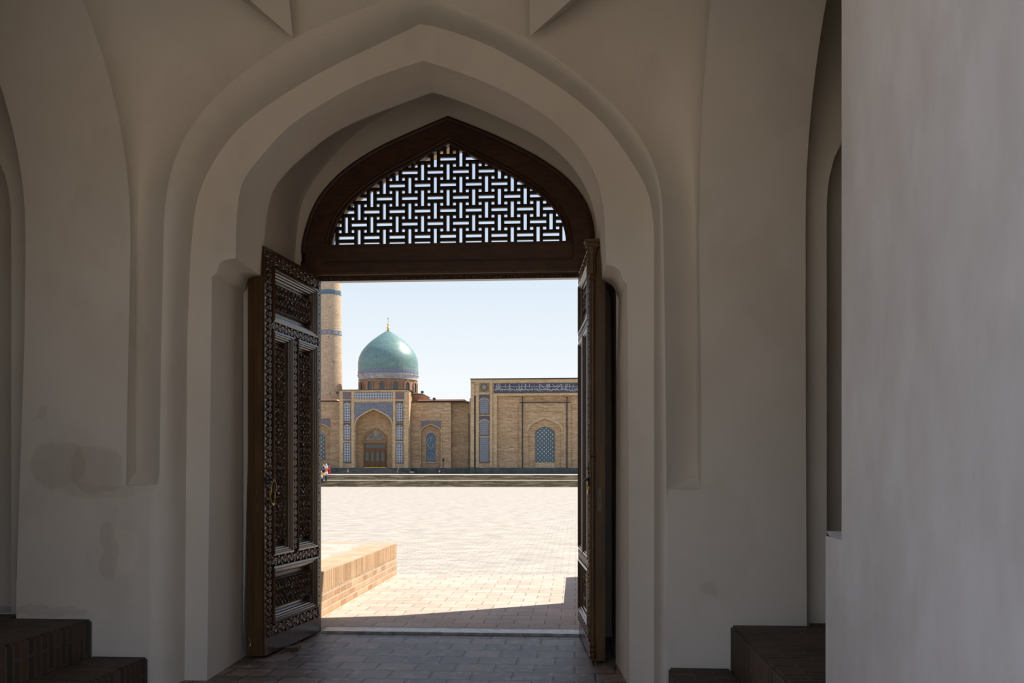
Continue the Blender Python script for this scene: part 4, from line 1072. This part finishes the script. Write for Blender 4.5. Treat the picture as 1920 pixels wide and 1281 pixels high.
# mouldings where the hall meets the wing
bm = bmesh.new(); R(bm, 880.6, 882.6, 747, 888, YPF + 1, 4); hp('corner_pilaster', bm, M_FBT)

# ------------------------------------------------------------------ minaret
YM = 262.0; um = 619.2; sm = YM / F / (cy + (um - 960) / F * sy_); pmn = PT(um, 700, YM); zm = lambda v: PT(um, v, YM).z
mn = thing('minaret', 'tall round sand brick minaret with tile bands, partly behind the left door leaf', 'minaret', (pmn.x, YM, ZTR)); mn['kind'] = 'thing'
def rad(v): return (19.2 + (v - 524) * (22.6 - 19.2) / (742 - 524)) * sm
bm = bmesh.new(); lathe(bm, pmn.x, YM, [(rad(v), zm(v)) for v in (888, 830, 780, 742, 700, 660, 600, 550, 505, 489)], 48); mp2 = finish('shaft', bm, M_MIN, mn, True)
for v0, v1, m_ in ((546.8, 554.2, T_TURQ), (621.6, 629.6, T_CROSS)):
    bm = bmesh.new(); lathe(bm, pmn.x, YM, [(rad(v1), zm(v1) - .12), (rad(v1) + .1, zm(v1)), (rad(v0) + .1, zm(v0)), (rad(v0), zm(v0) + .12)], 48); finish('tile_band', bm, m_, mn, True)
bm = bmesh.new(); lathe(bm, pmn.x, YM, [(rad(489), zm(489)), (rad(489) + .7, zm(486)), (rad(489) + .7, zm(484)), (rad(489) * .7, zm(483)), (rad(489) * .7, zm(473)), (rad(489) * .75, zm(472)), (.3, zm(463))], 32); finish('gallery', bm, M_MIN, mn, True)
for u, v in ((624, 580), (621, 634.7), (630.2, 682), (606.3, 691), (625, 739.6)):
    rr = rad(v); dx = PX(u, YM) - pmn.x
    if abs(dx) > rr * .95: continue
    yy = YM - math.sqrt(rr * rr - dx * dx); bm = bmesh.new(); box(bm, pmn.x + dx - .13, pmn.x + dx + .13, yy - .04, yy + .3, zm(v) - .13, zm(v) + .13); finish('putlog_hole', bm, M_IRON, mn)

# ------------------------------------------------------------------ lamp post on the terrace
YL_ = 232.0; pl_ = PT(831.4, 889, YL_)
lp = thing('lamp_post', 'slim black lamp post on the terrace in front of the mosque wing', 'lamp post', (pl_.x, YL_, ZTR)); zt = PT(831.4, 859, YL_).z
bm = bmesh.new(); lathe(bm, pl_.x, YL_, [(.28, ZTR), (.26, ZTR + .3), (.10, ZTR + .45), (.09, zt - .9), (.11, zt - .8)], 10); finish('pole', bm, M_PIPE, lp)
bm = bmesh.new(); lathe(bm, pl_.x, YL_, [(.08, zt - .85), (.26, zt - .7), (.30, zt - .35), (.12, zt - .25), (.07, zt - .1)], 10); box(bm, pl_.x - .42, pl_.x + .42, YL_ - .1, YL_ + .1, zt - .1, zt); finish('lantern', bm, M_PIPE, lp)

# ------------------------------------------------------------------ people
def cmat(name, c): return mat(name, c, .85, .15)
SKIN = cmat('skin', (.42, .25, .17)); HAIR = cmat('dark_hair', (.02, .016, .014))
WHT = cmat('white_cotton', (.78, .77, .78)); GRY = cmat('grey_cotton', (.42, .41, .46)); BLK = cmat('black_cotton', (.02, .02, .025)); NAVY = cmat('navy_denim', (.03, .045, .09))
YEL = cmat('yellow_cotton', (.72, .50, .06)); RED = cmat('crimson_cloth', (.35, .01, .04)); CAP = cmat('red_cap_cloth', (.65, .05, .05)); ORS = cmat('orange_red_cloth', (.55, .13, .07)); ORG = cmat('orange_cloth', (.80, .34, .14)); BLU = cmat('blue_denim', (.06, .14, .30)); CRM = cmat('cream_scarf', (.75, .62, .38))
def skinned(name, verts, edges, radii, m, parent, lvl=2):
    me = bpy.data.meshes.new(name); me.from_pydata(verts, edges, []); me.materials.append(m)
    o = bpy.data.objects.new(name, me); C.objects.link(o); o.parent = parent
    sk = o.modifiers.new('skin', 'SKIN'); sb = o.modifiers.new('sub', 'SUBSURF'); sb.levels = lvl; sb.render_levels = lvl
    for i, r in enumerate(radii): me.skin_vertices[0].data[i].radius = (r, r) if not isinstance(r, tuple) else r
    me.skin_vertices[0].data[0].use_root = True
    sk.use_smooth_shade = True
    return o
def person(u, vfoot, Y, h, label, top, legs, hair, skirt=None, bare_legs=False, lean=0, face=PI, pack=None, shirt_len=0, stride=.10, z=None, grp=None):
    """face = heading about z; PI looks away from us"""
    p = PT(u, vfoot, Y); zz = p.z if z is None else z
    root = thing('person', label, 'person', (p.x, Y, zz), face, grp)
    k = h / 1.7; L = lambda *v: Vector(v) * k
    bend = lambda z_: lean * max(0, z_ - .95)
    V = lambda x, y, z_: Vector((x, y - bend(z_), z_ - .25 * lean * bend(z_))) * k
    vs = [V(0, 0, .95), V(0, 0, 1.18), V(0, 0, 1.40), V(0, -.01, 1.50), V(0, -.02, 1.58), V(0, -.025, 1.66)]; es = [(i, i + 1) for i in range(5)]; rs_ = [.13, .12, .13, .055, .085, .07]
    for s in (-1, 1):
        b = len(vs)
        vs += [V(s * .17, 0, 1.42), V(s * .23, .02, 1.15), V(s * .22, -.06 - .15 * (lean > 0), .92), V(s * .21, -.09 - .15 * (lean > 0), .83)]
        es += [(2, b), (b, b + 1), (b + 1, b + 2), (b + 2, b + 3)]; rs_ += [.06, .045, .034, .036]
        b = len(vs)
        vs += [V(s * .09, 0, .85), V(s * .10, -s * stride * .8, .48), V(s * .10, -s * stride, .08), V(s * .11, -s * stride - .14, .04)]
        es += [(0, b), (b, b + 1), (b + 1, b + 2), (b + 2, b + 3)]; rs_ += [.095, .062, .042, .036]
    rs_ = [r * k for r in rs_]
    skinned('body', vs, es, rs_, SKIN, root)
    # top
    tv = [V(0, 0, .93 - shirt_len), V(0, 0, 1.15), V(0, 0, 1.40), V(0, 0, 1.46)]; te = [(0, 1), (1, 2), (2, 3)]; tr = [.155, .145, .150, .085]
    for s in (-1, 1):
        b = len(tv); tv += [V(s * .17, 0, 1.42), V(s * .235, .02, 1.15), V(s * .225, -.04, .98)]; te += [(2, b), (b, b + 1), (b + 1, b + 2)]; tr += [.078, .062, .052]
    skinned('shirt' if not skirt or skirt is not top else 'dress', tv, te, [r * k for r in tr], top, root)
    if skirt:
        bm = bmesh.new(); lathe(bm, 0, 0, [(.12 * k, 1.0 * k), (.17 * k, .90 * k), (.20 * k, .60 * k), (.25 * k, .28 * k), (.22 * k, .285 * k), (.1 * k, .9 * k)], 20); finish('skirt', bm, skirt, root, True, True)
    else:
        lv = [V(0, 0, .95)]; le = []; lr = [.14]
        for s in (-1, 1):
            b = len(lv); lv += [V(s * .09, 0, .83), V(s * .10, -s * stride * .8, .50)]; le += [(0, b), (b, b + 1)]; lr += [.115, .085]
            if not bare_legs: lv += [V(s * .10, -s * stride, .10)]; le += [(b + 1, b + 2)]; lr += [.065]
        skinned('trousers' if not bare_legs else 'shorts', lv, le, [r * k for r in lr], legs, root)
    c = V(0, -.02, 1.64)
    bm = bmesh.new(); bmesh.ops.create_uvsphere(bm, u_segments=14, v_segments=9, radius=.112 * k)
    for v in bm.verts: v.co = Vector((v.co.x * .92, v.co.y + .012 * k if v.co.y > 0 else v.co.y * .75 + .012 * k, v.co.z * 1.1 if v.co.z > 0 or v.co.y > 0 else v.co.z * .3)) + c
    finish('hair' if hair in (HAIR, CRM) else 'headwear', bm, hair, root, True, True)
    # nose and ears keep the head readable from the side
    bm = bmesh.new(); q = V(0, -.025, 1.63)
    tube(bm, [q + Vector((0, -.075, .02)) * k, q + Vector((0, -.105, -.012)) * k], [.010 * k, .016 * k], 6)
    for s in (-1, 1): tube(bm, [q + Vector((s * .075, 0, .02)) * k, q + Vector((s * .085, .01, -.02)) * k], .014 * k, 6)
    finish('face_features', bm, SKIN, root, True, True)
    if pack:
        bm = bmesh.new(); bevbox(bm, -.13 * k, .13 * k, .12 * k, .27 * k, 1.05 * k, 1.42 * k, .04 * k); finish('backpack', bm, pack, root, True, True)
    return root
RS = (ZM - ZPL) / 6
def onstep(n): return ZPL + RS * n, YT + .36 * (n - 1) + .18
z5, y5 = onstep(5); z4, y4 = onstep(4); z2_, y2_ = onstep(2)
YQ = YT2 + 3
person(601.0, 895, YT + 8, 1.66, 'person in white shirt half hidden by the door leaf, behind the yellow shirt', WHT, NAVY, HAIR, z=ZM + .012)
person(607.0, 890, YQ, 1.62, 'person with pale headscarf and dark rucksack standing at the far left steps', GRY, BLK, CRM, pack=BLK, z=ZTR + .01, face=PI)
person(611.8, 890, YQ - .6, 1.76, 'person in white shirt, white hat and orange-red skirt, tallest of the far group', WHT, BLK, WHT, skirt=ORS, z=ZTR + .01, face=PI)
person(617.1, 890, YQ, 1.68, 'dark-haired person in a long crimson dress at the top of the steps', RED, RED, HAIR, skirt=RED, z=ZTR + .01, face=PI * .6)
person(611.3, 903.5, y5, 1.66, 'person in white jacket, red cap and dark jeans walking up the steps', WHT, NAVY, CAP, z=z5, face=PI)
person(604.6, 903.5, y4, 1.66, 'person in a yellow shirt and dark trousers walking up the steps', YEL, NAVY, HAIR, z=z4, face=PI)
person(601.4, 908, y2_, 1.66, 'person in white at the bottom steps, cut off by the door leaf', WHT, BLK, HAIR, z=z2_, face=PI)
person(652.3, 889, 228, 1.50, 'small distant dark-haired person in white shorts near the grey stairs, left side', SKIN, WHT, HAIR, bare_legs=True, z=ZTR + .01, face=PI * .8)
person(745.3, 889, 226, 1.50, 'person in orange leaning forward, on the right of the grey stairs', ORG, GRY, ORG, bare_legs=True, lean=.55, z=ZTR + .01, face=PI / 2)
person(824.0, 889, 230, 1.62, 'distant person in white shorts beside the lamp post', cmat('brown_cotton', (.12, .06, .06)), WHT, HAIR, bare_legs=True, z=ZTR + .01, face=PI * .9)
person(831.2, 889, 230, 1.72, 'distant person in dark blue clothes standing at the lamp post', cmat('dark_blue_cotton', (.03, .04, .12)), NAVY, HAIR, bare_legs=True, z=ZTR + .01, face=PI)
